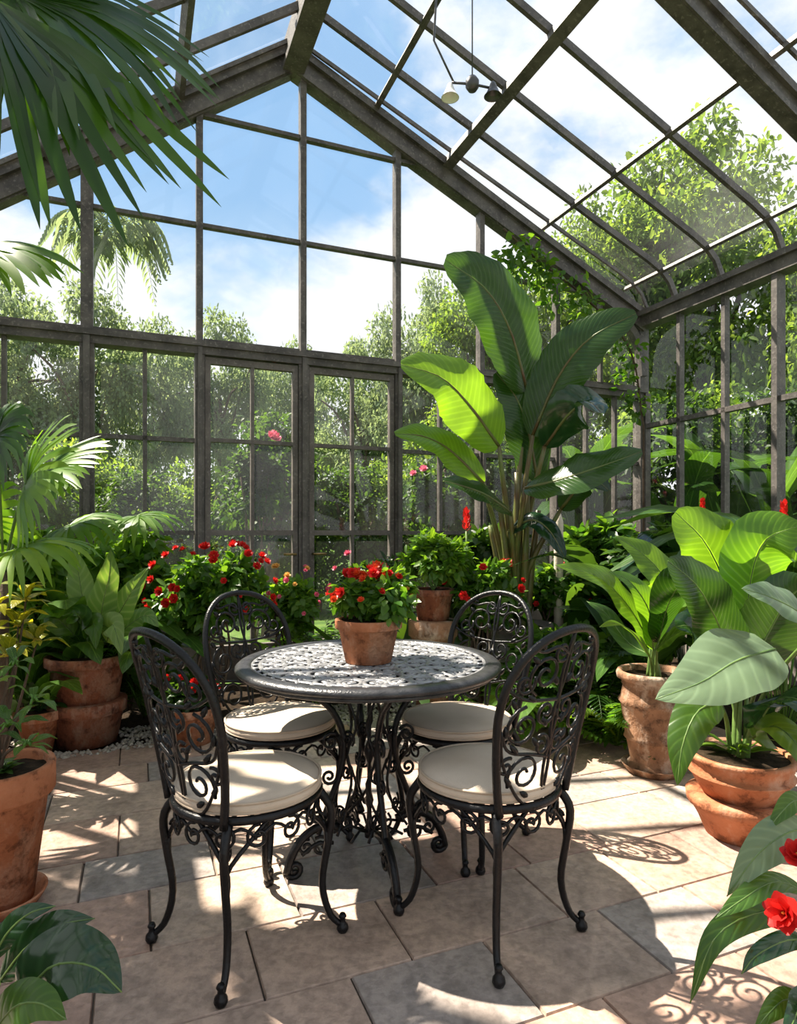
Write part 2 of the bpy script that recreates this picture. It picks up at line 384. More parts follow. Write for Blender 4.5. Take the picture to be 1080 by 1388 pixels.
# flowers
def flower_mesh(name,mat,n=6,cup=.35):
    mb=MB()
    for ly,(sc,c2,off) in enumerate(((1,cup,0),(.72,cup+.4,.5),(.45,cup+.6,.25))):
        for i in range(n):
            a=2*PI*(i+off)/n; d=V((math.cos(a),math.sin(a),0))
            leaf(mb,[d*.05*sc,d*.5*sc+UP*(c2*.35),d*sc+UP*c2],1.0*sc,UP-d*.6,'banana',.15,.08,4,1)
    mb.lathe([(0,.35),(.06,.3),(.08,.15),(.05,.05)],(0,0,0),8,mi=1)
    o=mb.build(name,[mat,M['pollen']]); me=o.data; bpy.data.objects.remove(o); return me
FM={k:flower_mesh('flower',M[k]) for k in ('red','orange','pink','peach')}
def flower(col,parent,p,s,facing=None):
    o=bpy.data.objects.new('flower',FM[col]); COL.objects.link(o); o.parent=parent
    o.location=V(p)-woff(parent); o.scale=(s,s,s)
    d=V(facing) if facing is not None else V((R.uniform(-.6,.6),R.uniform(-1,.2),R.uniform(.3,1)))
    o.rotation_euler=d.to_track_quat('Z','Y').to_euler()
    return o

# ------------------------------------------------------------------ setting
def struct(mb,name,mat,smooth=False,parent=None):
    o=mb.build(name,mat,parent,smooth); 
    if parent is None: o['kind']='structure'
    return o
TN=[0];WN=[0]
def trim(mb,mat=None):
    TN[0]+=1; return struct(mb,'trim_%d'%TN[0],mat or M['frame'])
def window(mb,glass,gm='glass'):
    WN[0]+=1; o=struct(mb,'window_%d'%WN[0],M['frame']); glass.build('glass',M[gm],o,False); return o
# floor slabs
RF=random.Random(8)
mb=MB()
T0,T1,S0,S1=-2.3,2.0,1.28,6.2
s=S0
mb.add([B(T0,S0,-.012),B(T1,S0,-.012),B(T1,S1,-.012),B(T0,S1,-.012)],[(0,1,2,3)],mi=1)
while s<S1-.05:
    ds=RF.choice([.27,.31,.34,.37]); e=min(s+ds,S1); t=T0+RF.uniform(-.3,0)
    while t<T1:
        dt=RF.uniform(.33,.52); a=max(t,T0); b=min(t+dt,T1)
        if b-a>.05:
            g=.002; bv=.005; z=RF.uniform(-.0015,0)
            o=[B(a+g,s+g,-.009),B(b-g,s+g,-.009),B(b-g,e-g,-.009),B(a+g,e-g,-.009)]
            i=[B(a+bv,s+bv,z),B(b-bv,s+bv,z),B(b-bv,e-bv,z),B(a+bv,e-bv,z)]
            mb.add(o+i,[(7,6,5,4),(0,4,5,1),(1,5,6,2),(2,6,7,3),(3,7,4,0)],tone=RF.random())
        t+=dt
    s=e
struct(mb,'floor',[M['floor'],M['grout']])
# planting bed
mb=MB()
def bedstrip(t0,t1,s0,s1,n,m):
    vs=[B(lerp(t0,t1,i/n),lerp(s0,s1,j/m),.0+ (R.uniform(.0,.035) if 0<i<n and 0<j<m else -.02)) for i in range(n+1) for j in range(m+1)]
    mb.add(vs,[(i*(m+1)+j,i*(m+1)+j+1,(i+1)*(m+1)+j+1,(i+1)*(m+1)+j) for i in range(n) for j in range(m)])
bedstrip(-2.6,3.5,0,1.0,50,10); bedstrip(T1,3.5,1.0,6.2,12,40); bedstrip(-2.6,T0,1.0,6.2,4,40)
mb.add([B(T0,1.0,-.02),B(T1,1.0,-.02),B(T1,S0,-.02),B(T0,S0,-.02)],[(0,1,2,3)])
struct(mb,'planting_bed',M['soil'],True)
mb=MB()
keep=[(gx(118,3.6),3.6,.165),(gx(52,3.42),3.42,.07)]
for i in range(4200):
    c=B(R.uniform(T0,T1+.1),R.uniform(.93,1.36),R.uniform(-.006,.006)); r=R.uniform(.009,.021)
    if any((c.x-x)**2+(c.y-y)**2<(q+.02)**2 for x,y,q in keep): continue
    q=[c+V((R.uniform(-.3,.3)*r+x*r,R.uniform(-.3,.3)*r+y*r,z*r*.7)) for x,y,z in ((1,0,0),(0,1,0),(-1,0,0),(0,-1,0),(0,0,1),(0,0,-1))]
    mb.add(q,[(0,1,4),(1,2,4),(2,3,4),(3,0,4),(1,0,5),(2,1,5),(3,2,5),(0,3,5)])
tag(mb.build('gravel_edging',M['gravel']),'strip of small grey and tan pebbles between paving and planting bed','gravel',kind='stuff')
mb=MB(); mb.add([(-40,-10,-.06),(40,-10,-.06),(40,60,-.06),(-40,60,-.06)],[(0,1,2,3)]); struct(mb,'ground',M['lawn'])
# dwarf walls
def dwarf(name,segs,side):
    mb=MB()
    for a,b in segs: mb.sweep([a+UP*.22,b+UP*.22],UP,.5,.16)
    struct(mb,name,M['stone'])
LT,RT=-2.6,3.51; SE=6.4
dwarf('wall_back',[(B(LT,-.02,0),B(-.82,-.02,0)),(B(.84,-.02,0),B(RT+.1,-.02,0))],BR)
dwarf('wall_right',[(B(RT+.02,0,0),B(RT+.02,SE,0))],BS)
dwarf('wall_left',[(B(LT-.02,0,0),B(LT-.02,SE,0))],BS)
RP=[(-.09,5.1),(1.3,4.516),(2.8,3.886),(3.16,3.735),(3.32,3.655),(3.42,3.565),(3.48,3.45),(3.51,3.33)]
LP=[(-.09,5.1),(LT,3.32)]
RR=[(-.09,5.1),(3.49,3.44)]     # straight rafter line below the curved glazing bars
def rz(t):
    P=RP if t>=-.09 else LP
    for (a,za),(b,zb) in zip(P,P[1:]):
        if min(a,b)-1e-6<=t<=max(a,b)+1e-6: return lerp(za,zb,(t-a)/(b-a))
    return P[-1][1]
def rr_(t): return 5.1-(t+.09)*(5.1-3.44)/3.58 if t>=-.09 else rz(t)
posts=[LT,-1.573,-.802,0,.823,1.64,2.46,RT]
TZ=2.57
PW=[.11,.095,.07,.085,.065,.06,.06,.13]
for i,t in enumerate(posts):
    mb=MB(); w=PW[i]
    top=rr_(t)-.16 if i not in (0,7) else 3.3
    mb.sweep([B(t,0,0),B(t,0,TZ)],BR,w,.11)
    mb.sweep([B(t,0,TZ),B(t,0,top)],BR,.048 if i not in(0,1,7) else w*.85,.08)
    mb.sweep([B(t,.06,.02),B(t,.06,TZ)],BR,w*.45,.05)
    if i==7: # curved bracket
        mb.sweep(crom([B(RT-.02,.03,2.75),B(RT-.05,.03,3.0),B(RT-.16,.03,3.2),B(RT-.38,.03,3.36)],8),BS,.07,.07)
    trim(mb)
mb=MB(); mb.sweep([B(LT,0,TZ),B(RT,0,TZ)],UP,.10,.13); mb.sweep([B(LT,.05,TZ+.025),B(RT,.05,TZ+.025)],UP,.04,.08); trim(mb)
# rafters
def offp(P,dz): return [(t,z-dz) for t,z in P]
for k,s in enumerate((0,2.35,4.5,SE)):
    for P in (RR,LP):
        mb=MB(); sv=BS; f=1.0 if k==0 else .8
        mb.sweep([B(t,s,z) for t,z in offp(P,.14*f)],sv,.10*f,.20*f)
        mb.sweep([B(t,s,z) for t,z in offp(P,.06*f)],sv,.17*f,.06*f)
        mb.sweep([B(t,s,z) for t,z in offp(P,.22*f)],sv,.14*f,.045*f)
        trim(mb)
mb=MB(); mb.sweep([B(-.09,0,4.98),B(-.09,SE,4.98)],BR,.12,.28); mb.sweep([B(-.09,0,4.86),B(-.09,SE,4.86)],BR,.17,.05); trim(mb)
# eaves
mb=MB(); mb.sweep([B(RT,0,3.3),B(RT,SE,3.3)],UP,.13,.14); mb.sweep([B(RT-.07,0,3.36),B(RT-.07,SE,3.36)],UP,.05,.08); trim(mb)
mb=MB(); mb.sweep([B(LT,0,3.28),B(LT,SE,3.28)],UP,.15,.14); trim(mb)
# purlins
SL=(BR*.92-UP*.39).normalized(); SLL=(BR*.82+UP*.58).normalized()
for t,w,h in ((.62,.045,.06),(1.3,.085,.12),(2.3,.03,.05),(3.3,.03,.035)):
    mb=MB(); z=rz(t)-.03-h/2; mb.sweep([B(t,0,z),B(t,SE,z)],SL,w,h); trim(mb)
for t,w,h in ((-.95,.05,.06),(-1.8,.09,.11)):
    mb=MB(); z=rz(t)-.03-h/2; mb.sweep([B(t,0,z),B(t,SE,z)],SLL,w,h); trim(mb)
# roof windows
for (a,b,bars) in ((0,2.35,(.46,.98,1.55)),(2.35,4.5,(2.9,3.45,4.0)),(4.5,SE,(5.1,5.75))):
    for P in (RP,LP):
        mb=MB(); g=MB()
        for s in bars: mb.sweep([B(t,s,z-.02) for t,z in P],BS,.032,.055)
        for s in (a+.1,b-.1): mb.sweep([B(t,s,z-.02) for t,z in P],BS,.02,.03)
        vs=[];fs=[]
        for t,z in P: vs+=[B(t,a,z+.01),B(t,b,z+.01)]
        for i in range(len(P)-1): fs.append((2*i,2*i+1,2*i+3,2*i+2))
        g.add(vs,fs); window(mb,g,'glass_roof')
# gable windows above transom, windows below it
for i in range(len(posts)-1):
    a,b=posts[i],posts[i+1]; mb=MB(); g=MB()
    for z in (3.514,4.36):
        ta,tb=a,b
        if z>rr_(a)-.1 and z>rr_(b)-.1 and not(a<-.09<b): continue
        if z>rr_(a)-.1: ta=-.09-(5.1-.1-z)/.708
        if z>rr_(b)-.1: tb=-.09+(5.1-.1-z)/.4637
        if tb-ta>.05: mb.sweep([B(ta,0,z),B(tb,0,z)],UP,.03,.05)
    mb.sweep([B(a+.03,0,TZ+.065),B(b-.03,0,TZ+.065)],UP,.03,.05)
    if i==6: mb.sweep([B((a+b)/2,0,TZ),B((a+b)/2,0,rr_((a+b)/2)-.2)],BR,.03,.05)
    top=[(a,rz(a)),(b,rz(b))]
    if a<-.09<b: top=[(a,rz(a)),(-.09,5.1),(b,rz(b))]
    if i==6: top=[(a,rz(a)),(2.8,3.886),(3.16,3.735),(3.32,3.655),(3.42,3.565),(3.48,3.45),(b,rz(b))]
    pts=[B(a,-.01,TZ),B(b,-.01,TZ)]+[B(t,-.01,z) for t,z in reversed(top)]
    g.add(pts,[tuple(range(len(pts)))]); window(mb,g)
    if i in (2,3): continue
    mb=MB(); g=MB(); n=3 if i==6 else 2
    for k in range(1,n): mb.sweep([B(lerp(a,b,k/n),0,.45),B(lerp(a,b,k/n),0,TZ)],BR,.03,.05)
    for z in (1.17,1.87): mb.sweep([B(a,0,z),B(b,0,z)],UP,.032,.05)
    mb.sweep([B(a,0,.49),B(b,0,.49)],UP,.07,.12)
    g.add([B(a,-.01,.45),B(b,-.01,.45),B(b,-.01,TZ),B(a,-.01,TZ)],[(0,1,2,3)]); window(mb,g,'glass_misty_glare' if i<2 else 'glass')
# doors
for k,(a,b) in enumerate(((-.762,-.048),(.048,.785))):
    mb=MB(); g=MB()
    mb.sweep([B(a+.02,.01,.03),B(a+.02,.01,TZ-.06)],BR,.04,.055); mb.sweep([B(b-.02,.01,.03),B(b-.02,.01,TZ-.06)],BR,.04,.055)
    mb.sweep([B((a+b)/2,.01,.3),B((a+b)/2,.01,TZ-.08)],BR,.026,.045)
    for z,h in ((TZ-.085,.05),(1.88,.03),(1.17,.04),(.16,.28)): mb.sweep([B(a,.01,z),B(b,.01,z)],UP,h,.05)
    o=struct(mb,'door_%d'%(k+1),M['frame_light'])
    g.add([B(a,.01,.25),B(b,.01,.25),B(b,.01,TZ-.1),B(a,.01,TZ-.1)],[(0,1,2,3)]); g.build('glass',M['glass_misty_glare'],o,False)
    h=MB(); tx=b-.025 if k==0 else a+.025
    h.tube([B(tx,.04,1.0),B(tx,.09,1.0),B(tx+(-.1 if k==0 else .1),.09,1.0)],.010,8); h.build('handle',M['brass'],o)
# side walls
for wt,zr in ((RT,2.24),(LT,2.2)):
    ss=[0,1.5,3,4.6,SE]
    for a,b in zip(ss,ss[1:]):
        mb=MB(); g=MB()
        n=3
        for k in range(1,n): mb.sweep([B(wt,lerp(a,b,k/n),.45),B(wt,lerp(a,b,k/n),3.25)],BS,.04,.06)
        for z,h in ((zr,.045),(1.2,.04),(.5,.08)): mb.sweep([B(wt,a,z),B(wt,b,z)],UP,h,.06)
        x=.01 if wt>0 else -.01
        g.add([B(wt+x,a,.45),B(wt+x,b,.45),B(wt+x,b,3.25),B(wt+x,a,3.25)],[(0,1,2,3)]); window(mb,g)
        if b<SE:
            mb=MB(); mb.sweep([B(wt,b,.0),B(wt,b,3.25)],BS,.05,.1); trim(mb)

# ------------------------------------------------------------------ chairs
def spiral(cx,cy,r0,turns,a0,sg=1,n=18,e=.18):
    return [(cx+r0*lerp(1,e,i/n)*math.cos(a0+sg*2*PI*turns*i/n),cy+r0*lerp(1,e,i/n)*math.sin(a0+sg*2*PI*turns*i/n)) for i in range(n+1)]
def bk(u,v):
    k=(v-.42)/.5
    return V((-.192-.115*k*(.6+.4*k)+.9*u*u,u*.96,.42+(v-.42)*.975))
def make_chair():
    root=empty('cast_iron_chair',(0,0,0))
    arch=[(.150,.415),(.170,.5),(.190,.62),(.200,.71),(.190,.80),(.152,.872),(.085,.918),(0,.932)]
    full=[(-u,v) for u,v in arch]+[(u,v) for u,v in arch[:-1][::-1]]
    mb=MB(); mb.tube([bk(p.x,p.y) for p in crom([V((u,v,0)) for u,v in full],44)],.0115,8)
    mb.build('back_frame',M['iron'],root)
    mb=MB()
    def bt(pts,r=.0065,n=14,sm=True):
        q=[(p.x,p.y) for p in crom([V((u,v,0)) for u,v in pts],n)] if sm else pts
        for sg in (1,-1):
            mb.tube([bk(sg*u,v) for u,v in q],r,5)
    for (cx,cy,r,tn,a0,sg) in ((.085,.525,.060,1.5,-.5,1),(.115,.665,.060,1.5,1.5,-1),(.042,.70,.040,1.4,3.1,1),(.075,.81,.060,1.6,-1.2,1),(.140,.79,.034,1.3,2.6,1),(.035,.60,.034,1.3,1,1),(.03,.87,.030,1.3,4,1),(.15,.555,.028,1.2,2,-1)):
        bt(spiral(cx,cy,r,tn,a0,sg,22),.0050,sm=False)
    for pts in ([(0,.42),(.010,.55),(-.010,.68),(.008,.8),(0,.93)],[(.02,.42),(.09,.45),(.16,.56),(.185,.66)],[(0,.56),(.07,.58),(.15,.60),(.185,.66)],[(0,.73),(.06,.735),(.13,.745),(.195,.78)],[(0,.86),(.05,.885),(.1,.875),(.13,.885)]):
        bt(pts,.005)
    for (u,v,du,dv) in ((.12,.59,.03,.03),(.05,.60,.025,.03),(.15,.72,.02,.03),(.02,.775,.02,.03),(.10,.885,.02,.012),(.06,.455,.03,.02),(.09,.735,.03,.02),(.03,.655,.02,.03),(.11,.845,.025,.02),(.165,.64,.01,.035),(.13,.50,.02,.03)):
        for sg in (1,-1):
            a=bk(sg*u,v);b=bk(sg*(u+du),v+dv); mb.tube([a,a.lerp(b,.3),a.lerp(b,.65),b],[.003,.009,.008,.002],6)
    mb.build('back_scrollwork',M['iron'],root)
    mb=MB()
    ring=[V((.205*math.cos(a)+.0,.20*math.sin(a),.425)) for a in [2*PI*i/40 for i in range(40)]]
    mb.tube(ring,.0125,8,True)
    for i in range(12):
        a=PI*i/12; mb.tube([V((.2*math.cos(a),.195*math.sin(a),.425)),V((-.2*math.cos(a),-.195*math.sin(a),.425))],.006,4)
    mb.build('seat_frame',M['iron'],root)
    mb=MB()
    for i in range(14):
        a=2*PI*(i+.5)/14; c=V((.203*math.cos(a),.198*math.sin(a),0)); t=V((-math.sin(a),math.cos(a),0)); sg=1 if i%2 else -1
        mb.tube([c+t*(x*sg)+UP*(z) for x,z in spiral(0,.378,.034,1.4,1.4)],.0048,5)
    mb.tube([V((.203*math.cos(a),.198*math.sin(a),.392+.012*math.cos(14*a))) for a in [2*PI*i/84 for i in range(84)]],.0045,5,True)
    mb.build('apron',M['iron'],root)
    for sx in (1,-1):
        for sy in (1,-1):
            mb=MB(); d=V((sx*.75,sy*.66,0))
            main=[V((sx*.15,sy*.135,.42)),V((sx*.178,sy*.158,.36)),V((sx*.172,sy*.153,.27)),V((sx*.158,sy*.142,.15)),V((sx*.172,sy*.157,.06)),V((sx*.200,sy*.18,.018))]
            q=crom(main,18); mb.tube(q,[lerp(.0135,.009,i/18) for i in range(19)],8)
            for off in (V((-sx*.10,sy*.045,0)),V((sx*.035,-sy*.10,0))):
                p0=V((sx*.15,sy*.135,.42))+off
                mb.tube(crom([p0,p0*.6+V((sx*.165,sy*.15,.36))*.4-UP*.02,V((sx*.165,sy*.15,.30)),V((sx*.165,sy*.149,.22))],10),.0068,6)
            for z,r,sgn in ((.335,.022,1),):
                c=V((sx*.172,sy*.153,z))-d*.032
                mb.tube([c+d.normalized()*(x*sgn)+UP*y for x,y in spiral(0,0,r,1.3,0)],.0045,5)
            leg=mb.build('leg',M['iron'],root)
            mb=MB(); c=V((sx*.202,sy*.182,.0))
            mb.lathe([(.006,.0),(.014,.002),(.018,.011),(.016,.022),(.009,.03),(.008,.04),(.012,.046),(.008,.054),(0,.054)],c,12)
            mb.build('foot',M['iron'],leg)
    return root
def copy_tree(o,parent=None):
    c=o.copy(); COL.objects.link(c)
    if parent is not None: c.parent=parent
    for ch in list(o.children): copy_tree(ch,c)
    return c
def make_cushion():
    root=empty('seat_cushion',(0,0,0)); mb=MB(); r=.208
    prof=[(.0,.0),(r*.9,.0),(r*.975,.005),(r,.015),(r*.995,.026),(r*.96,.034),(r*.85,.041),(r*.6,.045),(r*.3,.046),(0,.045)]
    mb.lathe(prof,(0,0,0),48,wob=.006); mb.build('pad',M['cushion'],root)
    mb=MB()
    for z in (.008,.033): mb.tube([V((r*.985*math.cos(a),r*.985*math.sin(a),z)) for a in [2*PI*i/48 for i in range(48)]],.0042,6,True)
    mb.build('piping',M['piping'],root); return root
chair=make_chair(); cush=make_cushion()
CH=[((-.435,1.86),(.68,.73),'black cast iron chair in front left, back turned to the large terracotta pot with saucer'),
    ((.270,1.93),(-.64,.77),'black cast iron chair in front right, its ornate back near the tall buff urn'),
    ((-.455,2.46),(.70,-.71),'black cast iron chair behind table on the left, before the red flowering bush'),
    ((.225,2.46),(-.66,-.75),'black cast iron chair behind table on the right, below the giant banana leaves')]
CL=['cream round cushion on front left chair, the one nearest the camera','cream round cushion on the front right chair near the tall urn',
    'cream round cushion on the back left chair before the red bush','cream round cushion on the back right chair below the banana plant']
for i,((x,y),f,lab) in enumerate(CH):
    c=chair if i==0 else copy_tree(chair); k=cush if i==0 else copy_tree(cush)
    az=math.atan2(f[1],f[0])
    c.location=(x,y,0); c.rotation_euler=(0,0,az); tag(c,lab,'chair','cast iron chairs around the table')
    k.location=(x+f[0]*.004,y+f[1]*.004,.435); k.rotation_euler=(0,0,az+.3*i); tag(k,CL[i],'cushion','cream seat cushions')
# ------------------------------------------------------------------ table
TX,TY=-.103,2.262
tb=empty('garden_table',(TX,TY,0),'round black cast iron table with pierced scrollwork top among the four chairs','table')
C=V((TX,TY,0))
mb=MB(); mb.lathe([(.405,.708),(.405,.722),(.415,.726),(.440,.726),(.452,.723),(.460,.716),(.461,.709),(.456,.702),(.44,.699),(.405,.703),(.405,.708)],C,72)
mb.tube([C+V((.432*math.cos(a),.432*math.sin(a),.692)) for a in [2*PI*i/60 for i in range(60)]],.008,6,True)
mb.build('rim',M['rim'],tb)
mb=MB()
def tt(pts,r=.008,closed=False): mb.tube([C+V((x,y,.718)) for x,y in pts],r,6,closed,flat=.55,flatax=UP)
for rr in (.05,.13,.21,.295,.375,.405): tt([(rr*math.cos(a),rr*math.sin(a)) for a in [2*PI*i/60 for i in range(60)]],.009,True)
for (r0,r1,n,ph) in ((.05,.13,8,0),(.13,.21,14,.2),(.21,.295,20,0),(.295,.375,28,.1)):
    for i in range(n):
        a0=2*PI*i/n+ph; rm=(r0+r1)/2; hr=(r1-r0)/2
        wd=2*PI*rm/n/2*.92
        tt([((rm+hr*math.cos(b))*math.cos(a0)-wd*math.sin(b)*math.sin(a0),(rm+hr*math.cos(b))*math.sin(a0)+wd*math.sin(b)*math.cos(a0)) for b in [2*PI*k/16 for k in range(16)]],.009,True)
        c=(rm*math.cos(a0),rm*math.sin(a0)); tt(spiral(c[0],c[1],hr*.62,1.2,a0,1 if i%2 else -1,12),.0075)
for i in range(44):
    a0=2*PI*i/44; tt([(.375*math.cos(a0),.375*math.sin(a0)),(.405*math.cos(a0+.05),.405*math.sin(a0+.05))],.008)
for i in range(8):
    a0=2*PI*i/8; tt([(.0,.0),(.05*math.cos(a0),.05*math.sin(a0))],.008)
mb.build('pierced_top',M['table_top'],tb)
mb=MB()
mb.lathe([(.0,.10),(.016,.10),(.018,.13),(.010,.15),(.008,.2),(.016,.23),(.008,.26),(.007,.36),(.018,.39),(.018,.41),(.007,.44),(.007,.6),(.014,.64),(.025,.70),(0,.70)],C,16)
for i in range(8):
    a=2*PI*i/8+.35; mb.tube([C+V((.008*math.cos(a),.008*math.sin(a),.12)),C+V((.07*math.cos(a),.07*math.sin(a),.15)),C+V((.13*math.cos(a),.13*math.sin(a),.135))],.005,5)
mb.build('pedestal',M['iron'],tb)
for k in range(4):
    a=math.radians(20+90*k); d=V((math.cos(a),math.sin(a),0)); tg=V((-d.y,d.x,0))
    mb=MB()
    def rzp(pts,r=.011,n=20,sm=True,side=0.0):
        q=[(p.x,p.y) for p in crom([V((u,v,0)) for u,v in pts],n)] if sm else pts
        mb.tube([C+d*u+UP*v for u,v in q],r,7)
    rzp([(.25,.70),(.215,.63),(.14,.565),(.095,.47),(.10,.36),(.14,.25),(.185,.14)],.0115)
    for (u,v,r,tn,a0,sg) in ((.185,.645,.034,1.5,0,1),(.14,.45,.032,1.5,2.6,-1),(.145,.33,.028,1.4,3.4,1)): rzp(spiral(u,v,r,tn,a0,sg),.0055,sm=False)
    mb.build('leg',M['iron'],tb)
    # openwork panel of large curls between this leg and the next
    mb=MB(); a2=a+PI/4; d2=V((math.cos(a2),math.sin(a2),0)); t2=V((-d2.y,d2.x,0))
    for sg in (1,-1):
        mb.tube([C+d2*.06+t2*(sg*p.x)+UP*p.y for p in crom([V((.10,.69,0)),V((.055,.60,0)),V((.02,.50,0)),V((.055,.40,0)),V((.02,.30,0)),V((.06,.21,0)),V((.12,.14,0))],20)],.005,6)
        for (u,z,r,a0,s2) in ((.07,.635,.036,1,1),(.055,.455,.030,4,-1),(.06,.34,.030,2,1),(.085,.20,.032,1,-1)):
            mb.tube([C+d2*.06+t2*(sg*(u+p))+UP*(z+q) for p,q in spiral(0,0,r,1.4,a0,s2)],.0046,5)
    mb.build('scroll_panel',M['iron'],tb)
    mb=MB()
    rzp([(.10,.15),(.17,.165),(.235,.135),(.275,.075),(.29,.022)],.0145); rzp(spiral(.266,.032,.030,1.4,-.3,-1),.010,sm=False)
    rzp([(.13,.10),(.19,.105),(.24,.075)],.007); rzp(spiral(.175,.095,.036,1.5,1,1),.0062,sm=False); rzp(spiral(.225,.10,.028,1.4,2,-1),.006,sm=False)
    mb.build('foot',M['iron'],tb)

# ------------------------------------------------------------------ pots
def pot_profile(rb,rr,h,style):
    if style=='std': pr=[(rb*.6,0),(rb,.0),(lerp(rb,rr,.72)*.97,h*.76),(rr*.97,h*.78),(rr,h*.8),(rr,h*.98),(rr*.98,h)]
    elif style=='urn': pr=[(rb*.5,0),(rb*1.15,0),(rb*1.15,h*.06),(rb,h*.09),(lerp(rb,rr,.35),h*.3),(lerp(rb,rr,.42)*1.06,h*.32),(lerp(rb,rr,.45),h*.35),(lerp(rb,rr,.8),h*.66),(lerp(rb,rr,.84)*1.06,h*.69),(lerp(rb,rr,.8),h*.73),(rr*.86,h*.84),(rr*.9,h*.86),(rr*.88,h*.89),(rr*1.03,h*.92),(rr*1.05,h*.97),(rr*1.0,h)]
    elif style=='bowl': pr=[(rb*.5,0),(rb,0),(rb*1.05,h*.05),(lerp(rb,rr,.55),h*.3),(lerp(rb,rr,.85),h*.5),(rr*.99,h*.52),(rr*1.01,h*.56),(rr*.93,h*.6),(rr*.97,h*.75),(rr*.98,h*.85),(rr*1.03,h*.88),(rr*1.03,h*.98),(rr,h)]
    ri=pr[-1][0]-.018
    return pr+[(ri,h*.99),(ri*.98,h*.9),(0,h*.9)]
def potted(name,label,cat,x,y,z,rb,rr,h,mat,style='std',group=None,saucer=False):
    root=empty(name,(x,y,z),label,cat,group)
    z0=z
    if saucer:
        mb=MB(); mb.lathe([(rb*.8,0),(rb*1.15,0),(rb*1.4,.035),(rb*1.42,.04),(rb*1.34,.04),(rb*1.1,.014),(0,.012)],(x,y,z),36); mb.build('saucer',M[mat],root); z0=z+.0125
    mb=MB(); mb.lathe(pot_profile(rb,rr,h,style),(x,y,z0),44,wob=.004); mb.build('pot',M[mat],root)
    mb=MB(); n=20; ro=rr*.9; vs=[V((x,y,z0+h*.93))]
    for q in (.5,1):
        for k in range(n): vs.append(V((x+ro*q*math.cos(2*PI*k/n),y+ro*q*math.sin(2*PI*k/n),z0+h*(.92)+R.uniform(0,.012))))
    fs=[(0,1+k,1+(k+1)%n) for k in range(n)]+[(1+k,1+n+k,1+n+(k+1)%n,1+(k+1)%n) for k in range(n)]
    mb.add(vs,fs); mb.build('soil',M['soil'],root)
    return root,V((x,y,z0+h*.93))
def stems(root,mat,items,name='stem'):
    for pts,r in items:
        mb=MB(); q=crom(pts,10); mb.tube(q,[lerp(r,r*.55,i/10) for i in range(11)],7); mb.build(name,M[mat],root)
def bigleaves(root,base,L,stemmat='stem',sr=.012):
    """L: list of (ctrl pixel/depth list, width, normal, material, profile)"""
    for (ct,w,nm,mat,prof) in L:
        pts=[at(*c) for c in ct]
        p0=pts[0]; b=base+V((R.uniform(-.03,.03),R.uniform(-.03,.03),-.01))
        mid=b.lerp(p0,.5); mid=V((lerp(b.x,p0.x,.35),lerp(b.y,p0.y,.35),mid.z+.02))
        mb=MB(); leaf(mb,pts,w,nm,prof,.28,.07,22,4,rag=.10 if prof=='banana' else 0)
        lf=mb.build('leaf',M[mat],root)
        mb=MB(); q=crom([b,mid,p0],10); n=crom(pts,10)
        mb.tube(q,[lerp(sr,sr*.5,i/10) for i in range(11)],7); mb.build('stalk',M[stemmat],lf)
        mb=MB()
        mb.tube(n,[lerp(sr*.45,.0012,i/10) for i in range(11)],6); mb.build('midrib',M[stemmat],lf)

# table flowers
r_,s_=potted('potted_flowers','small terracotta pot of red flowers with orange and yellow ones, standing on the table','potted flowers',-.105,2.24,.7235,.080,.117,.148,'terra')
cards('foliage',M['foliage'],r_,blobset((-.105,2.24,.955),(.115,.11,.05),14,.06,3),110,.045,.026,5)
for i in range(44):
    a=R.uniform(0,2*PI); rr=R.uniform(.02,.17); p=V((-.10+rr*math.cos(a),2.24+rr*.9*math.sin(a),1.035-rr*rr*3.6+R.uniform(-.02,.025)))
    k=R.random(); flower('red' if k<.55 else 'orange' if k<.85 else 'peach',r_,p,R.uniform(.012,.022))
stems(r_,'stem',[([s_,s_+V((R.uniform(-.06,.06),R.uniform(-.06,.06),.07)),s_+V((R.uniform(-.1,.1),R.uniform(-.1,.1),.14))],.004) for _ in range(6)])

# big banana plant
bx,by=.815,4.35
r_,s_=potted('potted_banana_plant','giant banana plant with huge dark paddle leaves behind the right back chair','potted plant',bx,by,.0,.17,.23,.56,'grey_pot','urn')
s_=s_+V((-.03,0,0))
bigleaves(r_,s_,[
 ([(714,530,4.3),(692,450,4.2),(658,392,4.1),(603,352,3.95)],.56,(.45,-1,.1),'banana','banana'),
 ([(722,590,4.25),(757,510,4.15),(800,458,4.05),(862,425,3.95)],.40,(-.35,-1,.2),'banana','banana'),
 ([(676,605,4.15),(638,552,4.0),(598,512,3.9),(543,494,3.8)],.46,(-.15,-.95,.5),'banana_bright','banana'),
 ([(738,605,4.15),(770,562,4.0),(797,545,3.9),(815,560,3.8)],.32,(.4,-.9,.4),'dark_leaf','banana'),
 ([(712,662,4.05),(760,650,3.9),(815,632,3.8),(870,612,3.7)],.36,(.1,-.75,.7),'banana','banana'),
 ([(692,695,4.15),(660,672,4.0),(630,660,3.9),(602,652,3.8)],.26,(-.1,-.7,.7),'banana','banana'),
 ([(655,655,4.25),(612,612,4.15),(575,592,4.05),(535,588,3.95)],.26,(-.2,-.85,.5),'banana_bright','banana'),
 ([(728,650,4.35),(716,585,4.3),(700,540,4.3),(672,505,4.3)],.36,(.1,-1,.2),'banana','banana'),
 ([(690,720,4.25),(720,705,4.1),(745,720,4.0),(765,755,3.95)],.18,(.1,-.8,.6),'dark_leaf','banana'),
 ([(705,640,4.5),(738,560,4.6),(770,515,4.65),(800,490,4.7)],.26,(-.2,-1,.3),'banana_bright','banana'),
 ([(760,690,4.2),(785,660,4.1),(805,650,4.05),(825,665,4.0)],.22,(.1,-.8,.6),'banana','banana'),
],'stem_red',.028)
